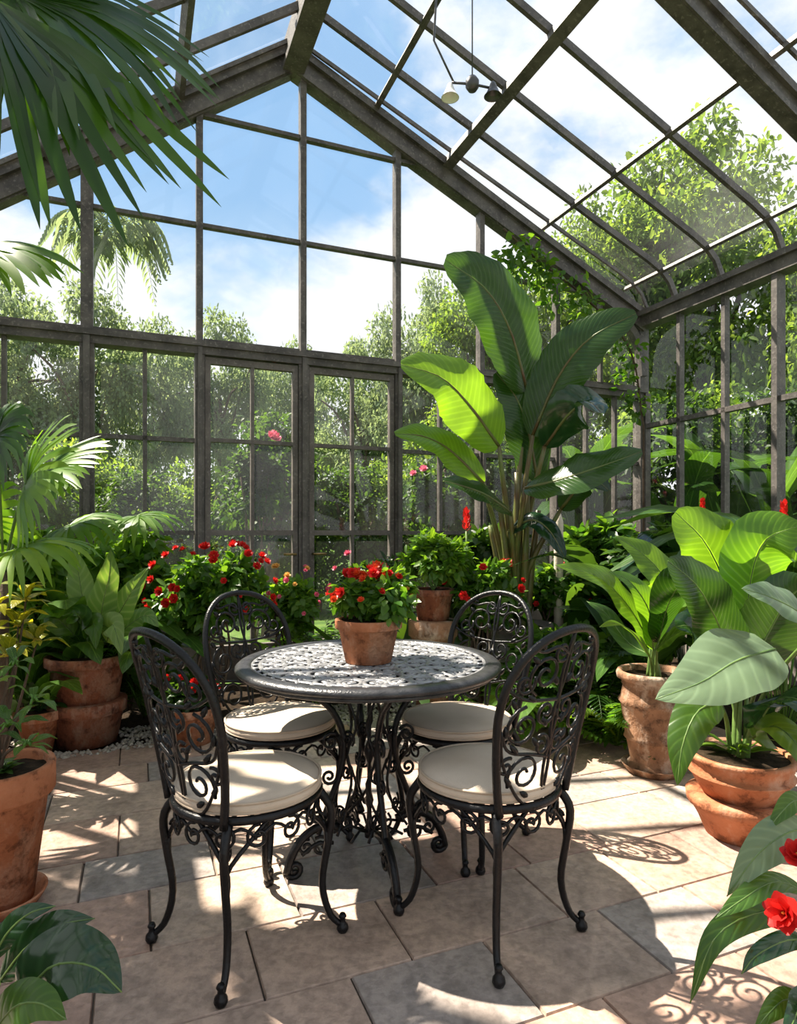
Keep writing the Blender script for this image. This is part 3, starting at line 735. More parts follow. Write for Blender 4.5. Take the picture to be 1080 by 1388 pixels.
stems(r_,'stem_red',[([s_+V((x0,y0,-.01)),s_+V((x0*1.3+.01,y0,.35)),s_+V((x1,y0*1.5,zz))],.032) for x0,y0,x1,zz in ((-.05,-.08,-.12,.85),(.03,-.10,.06,.95),(0,-.06,.0,1.05),(.07,-.04,.15,.8),(-.08,.02,-.16,.7),(.02,.05,.03,.9))])
# right tall urn plant
fx,fy=gx(885,3.15),3.15
r_,s_=potted('potted_canna_plant','yellow green leafy plant in tall banded buff urn right of the table','potted plant',fx,fy,0,.105,.165,.485,'terra_pale','urn',None,True)
bigleaves(r_,s_,[
 ([(880,870,3.12),(850,820,3.0),(810,782,2.9),(752,766,2.8)],.24,(-.1,-.7,.8),'banana_bright','lance'),
 ([(895,830,3.2),(900,785,3.2),(870,750,3.2),(833,726,3.2)],.22,(.2,-.9,.5),'banana_bright','lance'),
 ([(880,890,3.05),(860,860,2.95),(835,845,2.85),(812,850,2.8)],.09,(0,-.4,1),'fern','lance'),
 ([(892,870,3.1),(905,820,2.95),(925,790,2.85),(950,790,2.8)],.26,(.2,-.9,.5),'banana','lance'),
 ([(885,880,3.1),(880,830,3.0),(855,790,2.95),(825,775,2.9)],.15,(-.1,-.7,.7),'banana_bright','lance'),
 ([(890,880,3.05),(915,860,2.95),(945,850,2.85),(970,870,2.8)],.18,(0,-.6,.8),'mid_leaf','lance'),
 ([(885,890,3.2),(850,870,3.3),(820,830,3.35),(795,815,3.4)],.12,(0,-.6,.8),'mid_leaf','lance'),
 ([(890,860,3.25),(930,790,3.35),(950,740,3.4),(955,700,3.4)],.22,(-.1,-1,.3),'banana','lance'),
],'stem',.01)
# right big pot
gx_,gy_=gx(1003,2.5),2.5
low=empty('terracotta_pot',(gx_,gy_,0),'wide orange terracotta pot standing under the ringed bowl at right','pot')
mb=MB(); mb.lathe([(.08,0),(.125,0),(.15,.06),(.178,.11),(.192,.118),(.196,.15),(.18,.158),(.16,.158),(.1,.15),(0,.15)],(gx_,gy_,0),44,wob=.004); mb.build('body',M['terra'],low)
r_,s_=potted('potted_philodendron','broad leaved plant with pale silvery leaves in ringed terracotta bowl at right','potted plant',gx_,gy_,.150,.13,.19,.165,'terra','bowl')
bigleaves(r_,s_,[
 ([(1000,880,2.65),(985,800,2.65),(955,735,2.62),(915,694,2.6)],.34,(-.35,-.85,.5),'banana_bright','banana'),
 ([(1015,880,2.6),(1015,800,2.6),(1035,735,2.55),(1085,712,2.5)],.34,(.2,-.9,.5),'banana_bright','banana'),
 ([(1000,920,2.5),(975,850,2.4),(945,795,2.3),(905,760,2.25)],.24,(-.2,-.9,.5),'banana','banana'),
 ([(1050,880,2.2),(1000,895,2.12),(950,925,2.06),(888,948,2.02)],.27,(-.05,-.75,.75),'pale_leaf','ovate'),
 ([(1110,850,2.1),(1075,825,2.05),(1040,808,2.02),(1005,798,2.0)],.18,(0,-.7,.8),'pale_leaf','ovate'),
 ([(975,950,2.35),(945,965,2.25),(925,1010,2.2),(918,1065,2.18)],.15,(-.6,-.8,.2),'mid_leaf','ovate'),
 ([(1025,985,2.4),(1050,950,2.3),(1085,950,2.2),(1120,990,2.1)],.24,(.1,-.7,.7),'dark_leaf','ovate'),
 ([(1020,1000,2.4),(1050,985,2.3),(1080,1010,2.2),(1095,1050,2.15)],.17,(.1,-.8,.6),'mid_leaf','ovate'),
 ([(1005,930,2.5),(1040,860,2.45),(1070,810,2.4),(1100,790,2.35)],.28,(.0,-1,.4),'banana','banana'),
 ([(990,940,2.55),(960,880,2.55),(935,850,2.5),(915,850,2.45)],.2,(-.2,-.8,.6),'dark_leaf','lance'),
],'stem',.011)
mb=MB(); rosette(mb,s_,16,.14,.3,(15,60),.3,'lance',.2); mb.build('undergrowth',M['fern'],r_)
# foreground bottom right
r_,s_=potted('potted_hibiscus','red flowering plant with drooping narrow leaves in the near right corner','potted flowers',1.0,1.32,0,.10,.15,.26,'terra_old')
bigleaves(r_,s_,[
 ([(1105,1120,1.38),(1065,1130,1.33),(1025,1160,1.28),(985,1215,1.25)],.085,(-.1,-.8,.6),'pale_leaf','lance'),
 ([(1100,1240,1.3),(1035,1235,1.25),(970,1270,1.2),(935,1360,1.18)],.058,(-.3,-.8,.4),'mid_leaf','lance'),
 ([(1095,1210,1.32),(1050,1195,1.28),(1005,1220,1.22),(970,1245,1.2)],.048,(-.1,-.6,.8),'mid_leaf','lance'),
 ([(1090,1360,1.28),(1065,1355,1.22),(1045,1370,1.18),(1020,1400,1.16)],.045,(-.2,-.8,.5),'mid_leaf','lance'),
 ([(1110,1100,1.4),(1080,1085,1.38),(1060,1100,1.35),(1040,1125,1.33)],.045,(0,-.7,.7),'mid_leaf','lance'),
 ([(1100,1340,1.25),(1085,1360,1.2),(1075,1385,1.15),(1060,1420,1.12)],.05,(0,-.8,.5),'dark_leaf','lance'),
 ([(1100,1275,1.3),(1065,1275,1.25),(1025,1295,1.2),(1005,1320,1.18)],.04,(-.1,-.7,.7),'dark_leaf','lance'),
],'stem',.004)
for (px,py,D,sz,fc) in ((1064,1238,1.2,.036,(-.8,-.5,.4)),(1080,1160,1.25,.030,(-.3,-.5,.8))): 
    p=at(px,py,D); flower('red',r_,p,sz,fc)
    stems(r_,'stem',[([s_,s_.lerp(p,.5)+V((.03,0,.05)),p],.004)])
# foreground bottom left
r_,s_=potted('potted_rubber_plant','dark glossy broad leaved plant in the near left corner','potted plant',-.74,1.12,0,.09,.13,.22,'terra_old')
bigleaves(r_,s_,[
 ([(0,1330,1.22),(35,1285,1.2),(80,1255,1.18),(128,1245,1.16)],.075,(.2,-.7,.7),'dark_leaf','lance'),
 ([(25,1360,1.12),(70,1310,1.1),(125,1310,1.07),(165,1345,1.05)],.13,(.1,-.75,.7),'dark_leaf','ovate'),
 ([(-10,1400,1.1),(20,1365,1.06),(55,1360,1.04),(90,1382,1.02)],.08,(.1,-.7,.7),'mid_leaf','ovate'),
 ([(-10,1300,1.2),(10,1265,1.2),(40,1238,1.2),(75,1228,1.2)],.05,(.2,-.7,.7),'dark_leaf','lance'),
],'stem',.006)
# left front pot
r_,s_=potted('potted_sapling','large plain terracotta pot on a saucer at left holding a sparse leafy sapling','potted plant',-1.255,2.02,0,.095,.158,.43,'terra','std',None,True)
tips=[at(20,900,2.05),at(-10,930,2.0),at(45,950,2.0),at(10,985,1.95),at(35,1010,1.95),at(-30,880,2.1)]
stems(r_,'bark',[([s_,s_.lerp(t,.5)+V((-.02,0,.02)),t],.006) for t in tips])
mb=MB()
for t in tips: rosette(mb,t,7,.10,.3,(-20,70),.2,'lance',.3)
rosette(mb,s_,26,.08,.4,(10,60),.2,'ovate',.2); mb.build('foliage',M['mid_leaf'],r_)
# left stacked pots
px_,py_=gx(118,3.6),3.6
low=empty('terracotta_pot',(px_,py_,0),'squat dark terracotta pot supporting another pot, left by the gravel','pot')
mb=MB(); mb.lathe([(.09,0),(.155,0),(.19,.17),(.205,.175),(.21,.235),(.2,.24),(.12,.24),(0,.235)],(px_,py_,0),44,wob=.004); mb.build('body',M['terra_old'],low)
r_,s_=potted('potted_dieffenbachia','variegated plant in reddish terracotta pot, stacked on a second pot at left','potted plant',px_,py_,.2405,.165,.215,.25,'terra_old')
bigleaves(r_,s_,[
 ([(135,850,3.5),(140,815,3.45),(148,780,3.4),(150,745,3.4)],.17,(0,-1,.3),'varieg','ovate'),
 ([(150,850,3.5),(165,825,3.45),(180,800,3.4),(202,768,3.4)],.16,(.1,-.9,.4),'varieg','ovate'),
 ([(120,860,3.5),(110,840,3.4),(100,830,3.35),(85,835,3.3)],.15,(-.1,-.8,.7),'mid_leaf','ovate'),
 ([(145,870,3.5),(150,850,3.4),(155,850,3.35),(165,888,3.3)],.16,(.1,-.9,.3),'varieg','ovate'),
 ([(125,870,3.5),(125,850,3.4),(128,848,3.35),(130,880,3.3)],.15,(0,-1,.4),'mid_leaf','ovate'),
 ([(100,860,3.5),(80,840,3.45),(70,830,3.4),(50,840,3.35)],.15,(-.1,-.8,.7),'mid_leaf','ovate'),
 ([(160,860,3.5),(185,840,3.5),(200,835,3.5),(215,850,3.5)],.13,(.1,-.8,.6),'varieg','ovate'),
 ([(120,850,3.6),(110,800,3.6),(105,770,3.6),(95,740,3.6)],.16,(0,-1,.3),'varieg','ovate'),
],'stem',.007)
mb=MB(); rosette(mb,s_,18,.22,.42,(20,70),.4,'ovate',.3); mb.build('undergrowth',M['mid_leaf'],r_)
# small pot
r_,s_=potted('potted_seedling','small tan terracotta pot on the gravel left of the stacked pots','potted plant',gx(52,3.42),3.42,0,.065,.118,.23,'terra')
mb=MB(); rosette(mb,s_,16,.18,.35,(20,80),.35,'lance',.3); mb.build('foliage',M['fern_dark'],r_)
# red flowers in low pot behind back-left chair
r_,s_=potted('potted_begonia','low terracotta pot of red blooms behind the back left chair','potted flowers',gx(262,3.6),3.6,0,.10,.15,.2,'terra')
cards('foliage',M['fern_dark'],r_,blobset(s_+V((0,0,.09)),(.13,.1,.05),8,.06,9),80,.06,.035,6)
for i in range(9): flower('red',r_,s_+V((R.uniform(-.15,.15),R.uniform(-.14,.0),R.uniform(.1,.19))),.024)
# stacked urn with leafy plant behind table
ux,uy=gx(587,4.15),4.15
low=empty('clay_pedestal_pot',(ux,uy,0),'tall ribbed terracotta pot supporting a smaller pot, beyond the table flowers','pot')
mb=MB(); mb.lathe([(.08,0),(.11,0),(.115,.25),(.125,.42),(.145,.5),(.16,.51),(.162,.60),(.15,.61),(.08,.61),(0,.6)],(ux,uy,0),40); mb.build('body',M['terra_pale'],low)
r_,s_=potted('potted_schefflera','bright leafy bush in small brown pot raised on a taller pot beyond the table','potted plant',ux,uy,.6105,.10,.135,.20,'terra_old')
cards('foliage',M['fern'],r_,blobset(s_+V((.03,0,.22)),(.19,.16,.13),16,.08,12),120,.07,.042,8)
stems(r_,'stem',[([s_,s_+V((x*.5,0,.1)),s_+V((x,.02,.22))],.006) for x in (-.12,-.04,.05,.13)])
# flower bushes in the bed
def flowerbush(name,label,px,D,zc,rad,n,col,nf,mat,seed,fs=.03,group=None,zb=.02,ls=.075,cat='flowering bush',per=130):
    x=gx(px,D); root=empty(name,(x,D,zb),label,cat,group)
    cards('foliage',M[mat],root,blobset((x,D,zc),rad,n,.11,seed),per,ls,ls*.56,seed)
    stems(root,'bark',[([V((x,D,zb)),V((x+R.uniform(-.1,.1),D+R.uniform(-.1,.1),zc*.5)),V((x+R.uniform(-1,1)*rad[0],D+R.uniform(-1,1)*rad[1],zc))],.010) for _ in range(6)])
    for i in range(nf):
        a=R.uniform(-PI,0.35*PI) if i%4 else R.uniform(0,2*PI); e=R.uniform(-.3,1.2); k=1.12
        d=V((math.cos(a)*math.cos(e),math.sin(a)*math.cos(e),math.sin(e)))
        c=col if isinstance(col,str) else R.choice(col)
        flower(c,root,V((x+d.x*(rad[0]+.09)*k,D+d.y*(rad[1]+.09)*k,zc+d.z*(rad[2]+.07)*k)),fs*R.uniform(.7,1.2),d+V((0,-.5,.3)))
    return root
flowerbush('geranium_bush','large dark bush with many red blooms behind the left back chair',288,3.95,.82,(.27,.2,.2),22,'red',44,'foliage',21,.028)
flowerbush('geranium_bush','small red flowering bush between banana plant and raised pot',655,4.1,.80,(.15,.13,.14),12,'red',14,'foliage',22,.028)
flowerbush('lantana_bush','low bush with peach and pink blossoms beside the glazed door post',392,4.35,.72,(.14,.12,.16),10,['peach','pink'],20,'fern',23,.022)
flowerbush('geranium_bush','red flowering bush low beside the pale stake at right',745,4.6,.72,(.16,.13,.16),10,'red',6,'foliage',24,.03)
flowerbush('impatiens_bush','low bush with pink blooms just inside the right hand glazed door',500,4.75,.80,(.17,.12,.16),10,'pink',9,'fern_dark',25,.03)
for (lab,px,D,zc,rad,n,mat,seed,ls) in (
  ('dense leafy bush left of the red bush, against the glass',175,4.15,.85,(.25,.18,.30),20,'fern',71,.11),
  ('dense leafy bush at far left behind the fan palm fronds',40,3.75,.85,(.22,.18,.28),18,'fern',72,.12),
  ('dark leafy bush between banana pot and raised pot',650,4.75,.80,(.28,.18,.34),20,'fern_dark',73,.11),
  ('dense leafy bush right of the pale stake before the glass',800,4.95,.85,(.34,.22,.34),24,'foliage',74,.12),
  ('dark leafy bush behind the canna leaves at right',900,4.55,.80,(.34,.22,.34),24,'fern_dark',75,.12),
  ('low bright bush filling the ground between urn and banana pot',775,3.95,.40,(.26,.18,.20),18,'fern',76,.09)):
    flowerbush('leafy_bush',lab,px,D,zc,rad,n,'red',0,mat,seed,ls=ls,cat='bush')

# ferns and filler plants in the bed
def fernplant(label,px,D,z,n,L,mat='fern',el=(20,80),ll=.09,w=.024,group=None):
    p=V((gx(px,D),D,z)); root=empty('fern',p,label,'fern',group); mb=MB(); fern(mb,p,n,L,el,ll,w); mb.build('fronds',M[mat],root); return root
fernplant('bright arching fern below the dark banana pot behind right back chair',690,3.85,.03,20,.62,'fern',(30,85))
fernplant('feathery dark fern between the tall buff urn and the banana plant',800,3.7,.03,22,.7,'fern_dark')
fernplant('light green fern just left of the tall buff urn',835,3.45,.03,16,.5,'fern')
fernplant('fern at the foot of the red bush behind left back chair',225,4.05,.03,16,.42,'fern',(45,88))
fernplant('fern by the glazed door post beyond the table',440,4.3,.03,18,.7,'fern',(40,88))
fernplant('tall fern against the left glass above stacked pots',160,3.95,.03,18,1.0,'fern',(70,89),.12,.03)
def broad(name,label,px,D,z,n,L,wr,mat,prof='ovate',el=(25,85),pet=.5,droop=.35,cat='plant',group=None):
    p=V((gx(px,D),D,z)); root=empty(name,p,label,cat,group); mb=MB(); rosette(mb,p,n,L,wr,el,pet,prof,droop); mb.build('foliage',M[mat],root); return root
broad('peace_lily','broad dark plant between stacked pots and red bush at left',195,3.95,.03,24,.62,.28,'mid_leaf','ovate',(50,88))
broad('ginger_plant','tall lance leaved plant by the corner post behind the urn',830,4.9,.03,30,1.15,.16,'fern_dark','lance',(50,88))
broad('cordyline','dark lance leaved clump against the right glass wall behind the canna',930,4.2,.03,30,1.25,.15,'dark_leaf','lance',(52,88))
broad('ginger_plant','tall green clump by right frame edge behind silvery leaves',1060,3.5,.03,30,1.35,.15,'mid_leaf','lance',(52,88))
broad('calathea','glossy broad clump beside the urn, low among ferns',860,3.9,.03,20,.7,.3,'mid_leaf')
broad('aspidistra','narrow upright clump beside the door post, below peach blossoms',432,4.05,.03,18,.7,.12,'palm_bright','lance',(60,89),.3,.2)
broad('peace_lily','dark clump of broad leaves under the table flowers near door',530,4.4,.03,22,.8,.24,'fern_dark')
broad('calathea','dark leafy clump behind the small tan pot at left edge',35,3.55,.03,20,.55,.3,'mid_leaf','ovate',(45,88))
broad('cordyline','bushy clump below left fan palm beside the glass',85,3.85,.03,26,.9,.24,'mid_leaf','ovate',(50,88))
broad('dracaena','upright dark clump right of the banana pot',760,4.45,.03,22,.9,.16,'fern_dark','lance',(45,88))
broad('philodendron_clump','broad leaf clump behind the back right chair by ferns',740,3.75,.03,18,.5,.35,'mid_leaf')
# croton: bare stems topped with yellow green leaves
p=V((gx(-5,2.95),2.95,.02)); root=empty('croton',p,'yellow green croton at the left edge above the small tan pot','plant')
mb=MB()
for (px,py,D) in ((25,850,2.95),(-10,830,2.9),(50,870,3.0),(10,890,2.85),(-30,870,2.95),(35,815,2.95)):
    t=at(px,py,D); stems(root,'bark',[([p,p.lerp(t,.5)+V((.01,0,.03)),t],.008)]); rosette(mb,t,14,.17,.28,(-5,85),.12,'lance',.3)
mb.build('foliage',M['croton'],root)
# red ginger spikes on the right
def spike(label,px,py,D,h,col='red'):
    top=at(px,py,D); root=empty('ginger_flower',(top.x,top.y,.02),label,'flower')
    mb=MB(); mb.tube(crom([V((top.x,top.y,.02)),V((top.x+.02,top.y,top.z*.5)),top],10),.008,6); mb.build('stem',M['stem'],root)
    mb=MB()
    for i in range(16):
        a=i*2.4; z=i/16; p=top+UP*(z*h); d=V((math.cos(a),math.sin(a),1.0+z))
        mb.card(p,d,V((math.cos(a),math.sin(a),-.5)),h*.45,.03,R.random())
    mb.build('bracts',M[col],root)
spike('red ginger bloom above the canna leaves, left of two by the glass',952,692,3.9,.06)
spike('red ginger bloom near right edge before the glass wall',1062,706,3.5,.09)
spike('slender red ginger bloom rising left of the banana stems',632,720,4.2,.12)
# pale stake
p=at(757,800,4.5); root=empty('garden_stake',(p.x,p.y,.02),'pale cream pointed wooden stake standing right of the banana stems','stake')
mb=MB(); mb.tube([V((p.x,p.y,.02)),V((p.x,p.y,1.25)),V((p.x,p.y,1.33))],[.035,.033,.008],8); mb.build('shaft',M['stake'],root)

# ------------------------------------------------------------------ palms at the left
root=empty('fan_palm',(-1.62,2.0,.02),'tall fan palm whose long dark leaves hang into the upper left corner','palm')
mb=MB(); mb.tube(crom([V((-1.62,2.0,.0)),V((-1.60,2.0,1.2)),V((-1.55,2.0,2.2)),V((-1.45,1.98,2.75))],12),[.08,.075,.07,.065,.065,.06,.06,.06,.06,.055,.05,.05,.05],10); mb.build('trunk',M['bark'],root)
for (px,py,D,ax,nm,L,n,sp,dr,mat,w) in (
  (20,-10,1.95,(.85,-.1,-.45),(.2,-.8,.6),.62,16,1.7,.22,'palm',.054),
  (-10,0,1.8,(.42,-.15,-.9),(.4,-.8,.3),.78,17,1.35,.05,'palm',.056),
  (10,-40,2.05,(.7,.0,-.6),(.1,-.8,.5),.68,14,1.8,.14,'palm',.05),
  (-40,340,2.15,(.9,-.1,-.05),(.1,-.6,.8),.36,18,2.2,.25,'palm_bright',.05),
  (-60,-80,2.0,(.2,.4,.5),(0,-.4,.9),.7,18,2.6,.3,'palm',.06),
  (-120,100,1.9,(-.6,-.3,.2),(0,-.4,.9),.7,18,2.6,.3,'palm',.06)):
    hub=at(px,py,D); mb=MB(); fan(mb,hub,ax,nm,L,n,sp,dr,w); lf=mb.build('frond',M[mat],root)
    mb=MB(); mb.tube(crom([V((-1.47,1.98,2.7)),V((-1.47,1.98,2.7)).lerp(hub,.5)+UP*.12,hub],8),.009,6); mb.build('stalk',M['stem'],lf)
bp=V((gx(0,3.15),3.15,.02))
root=empty('fan_palm',bp,'bright green fan palm low at left, in front of the glass','palm')
crown=at(5,775,3.15)
mb=MB(); mb.tube([bp,bp.lerp(crown,.5),crown],[.035,.03,.025],10); mb.build('trunk',M['bark'],root)
for (px,py,D,ax,nm,L,n,sp,dr,mat) in (
  (35,655,3.0,(.55,-.3,.45),(-.2,-.8,.6),.50,24,3.2,.18,'palm_bright'),
  (-5,590,2.9,(.6,-.2,.5),(0,-.8,.6),.30,18,3.0,.35,'palm'),
  (20,745,2.8,(.6,-.5,.0),(.1,-.5,.85),.40,22,3.4,.32,'palm_bright'),
  (185,700,3.4,(.5,-.6,-.1),(0,-.4,.9),.28,22,4.6,.3,'fern'),
  (95,712,3.3,(.7,-.4,.1),(0,-.5,.9),.34,22,3.6,.32,'fern'),
  (60,640,3.3,(.8,-.3,.25),(-.1,-.7,.7),.42,20,1.8,.14,'palm_bright'),
  (-30,700,3.2,(.2,-.3,.8),(0,-.8,.5),.45,22,3.4,.2,'palm_bright')):
    hub=at(px,py,D); mb=MB(); fan(mb,hub,ax,nm,L,n,sp,dr,.042); lf=mb.build('frond',M[mat],root)
    mb=MB(); mb.tube(crom([crown,crown.lerp(hub,.5)+UP*.03,hub],8),.007,6); mb.build('stalk',M['stem'],lf)

# vine on the corner rafter
path=crom([B(3.3,.25,2.2),B(3.15,.22,2.95),B(2.6,.2,3.4),B(2.1,.2,3.65),B(1.75,.22,3.85)],26)
root=empty('climbing_vine',B(3.3,.25,.02),'loose green vine climbing the corner post and gable rafter above banana plant','vine')
mb=MB(); mb.tube([B(3.3,.25,.02)]+path,.010,6); mb.build('stem',M['bark'],root)
rv=random.Random(3)
cards('foliage',M['foliage'],root,[((p.x+rv.uniform(-.08,.08),p.y+rv.uniform(-.08,.08),p.z+rv.uniform(-.28,.0)),(.11,.10,.15)) for p in path[3:]],26,.085,.05,41)

# hanging lamp
hc=at(640,114,3.4); root=empty('hanging_lamp',hc,'twin bell lamp hanging by thin rods from the glass roof','lamp')
def roofpt(p): return V((p.x,p.y,rz((V((p.x,p.y,0))-V((-.777,5.2,0))).dot(BR))-.03))
mb=MB()
q=hc+V((.0,0,.02)); mb.tube([roofpt(q),q],.0035,6)
el=at(588,55,3.4); mb.tube([roofpt(el+V((.06,0,0))),el,at(615,112,3.4)],.006,6)
mb.tube([at(612,112,3.4),hc,at(668,120,3.4)],.007,6)
mb.build('rods',M['lamp_dark'],root)
mb=MB(); mb.lathe([(0,-.035),(.022,-.035),(.036,-.014),(.036,.014),(.022,.036),(0,.04)],hc,20); mb.build('hub',M['lamp_dark'],root)
for px,py,mat in ((610,122,'lamp_white'),(668,120,'lamp_dark')):
    mb=MB(); e=at(px,py,3.4); mb.lathe([(.008,.035),(.014,.028),(.022,.006),(.038,-.032),(.048,-.042),(.044,-.04),(.02,.004),(0,.016)],e,20); mb.build('lamp_shade',M[mat],root)

# ------------------------------------------------------------------ outside trees
def tree_proto(name,mat,seed,h,rad,zc,nb,br,per,size):
    root=empty(name,(0,0,0))
    cards('crown',M[mat],root,blobset((0,0,zc),rad,nb,br,seed),per,size,size*.55,seed+1,.3,.4)
    rg=random.Random(seed); mb=MB(); mb.tube(crom([(0,0,-.06),(.08,.03,h*.3),(0,.05,zc)],8),[.14-.011*i for i in range(9)],8)
    for i in range(6):
        a=rg.uniform(0,6.28); mb.tube(crom([(0,.03,h*rg.uniform(.3,.55)),(rad[0]*.4*math.cos(a),rad[1]*.4*math.sin(a),zc),(rad[0]*.8*math.cos(a),rad[1]*.8*math.sin(a),zc+rad[2]*rg.uniform(-.2,.6))],6),[.06,.055,.045,.04,.03,.025,.015],6)
    mb.build('trunk',M['bark'],root); return root
PA=tree_proto('broadleaf_tree','tree',101,6,(1.5,1.4,1.9),3.7,58,.52,330,.115)
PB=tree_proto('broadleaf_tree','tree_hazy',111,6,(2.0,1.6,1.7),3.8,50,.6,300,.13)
PC=tree_proto('shrub','tree_dark',121,3,(.8,.7,1.15),1.4,34,.36,200,.095)
PD=tree_proto('shrub','tree',131,3,(.9,.7,1.05),1.4,30,.36,190,.095)
PShade=tree_proto('broadleaf_tree','tree',145,6,(1.8,1.2,.8),5.7,7,.34,60,.20)  # unseen tree, added to throw dappled shade on the front paving
used=set()
def place(P,px,D,hs,ws,rot,label,cat,group):
    if P.name not in used: used.add(P.name); o=P
    else: o=copy_tree(P)
    o.location=(gx(px,D),D,-.05); o.rotation_euler=(0,0,rot); o.scale=(ws,ws,hs); tag(o,label,cat,group); return o
TG='trees beyond the glass'
for a in ((PA,660,12.5,1.1,.75,.3,'tree rising just above the gable windows left of the banana leaves'),
          (PA,790,12.5,1.34,.9,2.0,'tall tree seen through the lower roof glass above the vine'),
          (PA,960,12.0,1.56,1.2,4.0,'tallest bright tree filling the roof glass at upper right'),
          (PA,1180,9.4,1.34,.85,1.2,'tree at right edge beyond the curved roof bars'),
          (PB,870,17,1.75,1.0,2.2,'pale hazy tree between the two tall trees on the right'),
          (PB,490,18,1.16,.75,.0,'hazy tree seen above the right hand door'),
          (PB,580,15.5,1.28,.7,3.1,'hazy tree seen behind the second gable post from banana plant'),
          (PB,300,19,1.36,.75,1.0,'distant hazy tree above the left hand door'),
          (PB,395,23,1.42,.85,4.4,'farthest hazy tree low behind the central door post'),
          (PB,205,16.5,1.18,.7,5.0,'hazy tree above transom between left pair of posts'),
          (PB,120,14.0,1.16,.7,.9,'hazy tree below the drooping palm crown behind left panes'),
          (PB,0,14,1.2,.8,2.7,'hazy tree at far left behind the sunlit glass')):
    place(*a,'tree',TG)
PShade.location=(-3.75,3.15,-.05); tag(PShade,'sparse unseen tree added outside the left glass wall, shading the front paving','tree',TG)
SG='shrubs outside the glass'
sh=[(PC,10,6.6,.88,.8,'dark shrub outside at far left of back wall'),(PD,105,8.8,1.0,.9,'light shrub outside behind the leftmost gable post'),(PC,185,7.4,.74,.72,'dark shrub outside between the two left posts'),
    (PD,260,9.6,.9,.9,'light shrub outside left of the left door'),(PC,365,7.6,1.0,.78,'dark shrub outside seen through the left door'),(PD,425,10,.9,.9,'light shrub outside behind the central door post'),
    (PC,485,8.0,.78,.8,'dark shrub outside seen through the right door'),(PD,560,9.8,1.05,.9,'light shrub outside just right of the right door'),(PC,625,8.0,1.0,.85,'dark shrub outside behind the raised leafy pot'),
    (PD,690,9.8,1.2,1,'light shrub outside behind banana stems'),(PC,760,8.2,1.1,.95,'dark shrub outside right of banana leaves'),(PD,840,9.8,1.25,1,'light shrub outside behind the corner post'),
    (PC,910,8.2,1.15,.95,'dark shrub outside first bay of the right wall'),(PD,1000,9.4,1.35,1.1,'light shrub outside second bay of the right wall'),(PC,1070,7.8,1.15,.95,'dark shrub outside at right frame edge'),
    (PC,310,11.5,.85,1.1,'dark shrub outside farther back behind the left door'),(PC,540,11.5,.9,1.1,'dark shrub outside farther back right of the right door'),(PC,130,11.5,.85,1.1,'dark shrub outside farther back behind the left posts')]
for i,a in enumerate(sh): place(a[0],a[1],a[2],a[3],a[4],i*1.3,a[5],'shrub',SG)
# big leaved plants pressing near the right glass from outside
for (px,D,L,n,mat,lab) in ((905,7.5,2.4,16,'banana','dark big leaved plant outside the first pane of the right wall'),(990,7.0,2.7,7,'mid_leaf','bright big leaved plant outside the middle of the right wall'),(1065,6.5,2.3,14,'banana','dark big leaved plant outside the right wall at frame edge'),(800,7.9,2.5,14,'banana','dark big leaved plant outside the back wall left of corner post')):
    broad('banana_plant',lab,px,D,-.05,n,L,.13,mat,'banana',(66,88),.45,.3,'plant','banana plants outside the glass')
# outside palm
x,y=gx(119,12.0),12.0; root=empty('coconut_palm',(x,y,-.05),'faint drooping palm outside, high behind the upper left panes','palm tree')
top=V((gx(145,12),y,6.75)); mb=MB(); mb.tube(crom([V((x,y,-.05)),V((x,y,4.5)),V((x+.08,y,6)),top],10),.045,8); mb.build('trunk',M['bark_hazy'],root)
for i in range(17):
    az=i*2.4; e=R.uniform(.0,1.0); l=R.uniform(1.0,1.4); h=V((math.cos(az),math.sin(az),0))
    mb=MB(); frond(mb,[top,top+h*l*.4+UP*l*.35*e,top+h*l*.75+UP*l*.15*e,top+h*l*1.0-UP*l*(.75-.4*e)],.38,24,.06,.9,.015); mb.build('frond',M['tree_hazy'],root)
# pink outdoor bloom vine by left door
flowerbush('bougainvillea','bush outside with two pink blooms seen through the left door panes',345,6.3,1.7,(.2,.2,.4),14,'pink',2,'tree_dark',61,.07,None,-.05)
flowerbush('bougainvillea','pale pink flowering bush outside left of the banana stems',590,7.2,1.55,(.3,.2,.3),12,'pink',5,'tree_dark',62,.05,None,-.05)

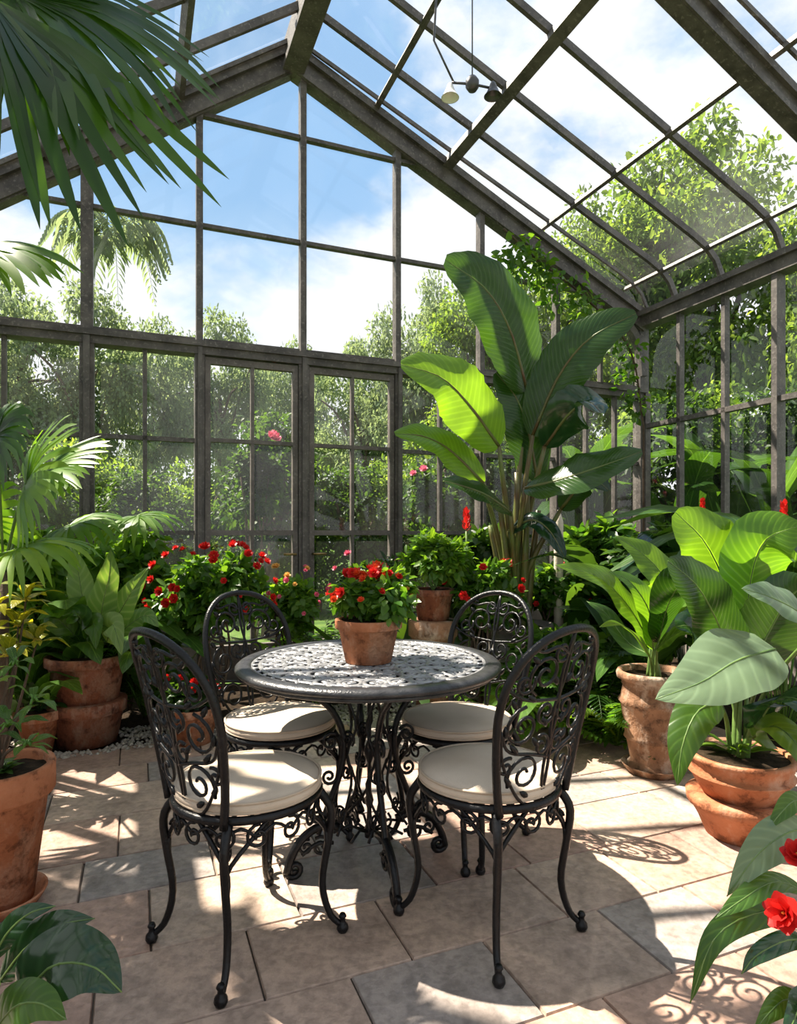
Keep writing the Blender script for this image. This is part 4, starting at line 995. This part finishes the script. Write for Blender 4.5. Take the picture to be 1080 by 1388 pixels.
# ------------------------------------------------------------------ light, sky, camera
w=bpy.data.worlds.new('World'); scene.world=w; w.use_nodes=True; nt=w.node_tree; nt.nodes.clear()
tc=nd(nt,'ShaderNodeTexCoord'); sp=nd(nt,'ShaderNodeSeparateXYZ',{'Vector':tc.outputs['Generated']})
sky=ramp(nt,sp.outputs['Z'],[(0,(.80,.89,.98)),(.28,(.60,.77,.93)),(.45,(.31,.52,.80)),(.7,(.27,.48,.78)),(1,(.22,.43,.76))])
mp=nd(nt,'ShaderNodeMapping',{'Vector':tc.outputs['Generated'],'Scale':(1,1,1.8),'Location':(.3,.1,.55)})
nz=nd(nt,'ShaderNodeTexNoise',{'Vector':mp.outputs['Vector'],'Scale':2.6,'Detail':10,'Roughness':.56})
dv=V((-.24,.84,.52)).normalized()
dt=nd(nt,'ShaderNodeVectorMath',{0:tc.outputs['Generated'],1:dv},operation='DOT_PRODUCT')
hole=nd(nt,'ShaderNodeMapRange',{'Value':dt.outputs['Value'],'From Min':.95,'From Max':.998,'To Min':0.,'To Max':.18})
low=nd(nt,'ShaderNodeMapRange',{'Value':sp.outputs['Z'],'From Min':.34,'From Max':.46,'To Min':.30,'To Max':.06})
v=math_(nt,'ADD',math_(nt,'SUBTRACT',nz.outputs['Fac'],hole.outputs[0]),low.outputs[0])
cf=nd(nt,'ShaderNodeMapRange',{'Value':v,'From Min':.45,'From Max':.62},interpolation_type='SMOOTHSTEP')
shade=nd(nt,'ShaderNodeMapRange',{'Value':v,'From Min':.60,'From Max':.95,'To Min':1.0,'To Max':.85})
cl=mixc(nt,shade.outputs[0],(.72,.77,.84),(.92,.93,.95))
colr=mixc(nt,cf.outputs[0],sky,cl)
bg=nd(nt,'ShaderNodeBackground',{'Color':colr,'Strength':1.0}); ow=nd(nt,'ShaderNodeOutputWorld'); nt.links.new(bg.outputs[0],ow.inputs['Surface'])
L=bpy.data.lights.new('sun','SUN'); L.energy=15.0; L.angle=math.radians(.55); L.color=(1,.90,.77)
lo=bpy.data.objects.new('sun',L); COL.objects.link(lo); lo.location=(-5,2,9)
lo.rotation_euler=V((-.60,.30,1)).to_track_quat('Z','Y').to_euler()
scene.view_settings.view_transform='Standard'; scene.view_settings.look='None'; scene.view_settings.exposure=0.27
cam=bpy.data.cameras.new('camera'); co=bpy.data.objects.new('camera',cam); COL.objects.link(co)
co.location=(0,0,H); co.rotation_euler=(PI/2,0,0); cam.sensor_width=36; cam.sensor_fit='AUTO'; cam.lens=36*F/1388; cam.shift_y=(HY-694)/1388; cam.clip_start=.02
scene.camera=co
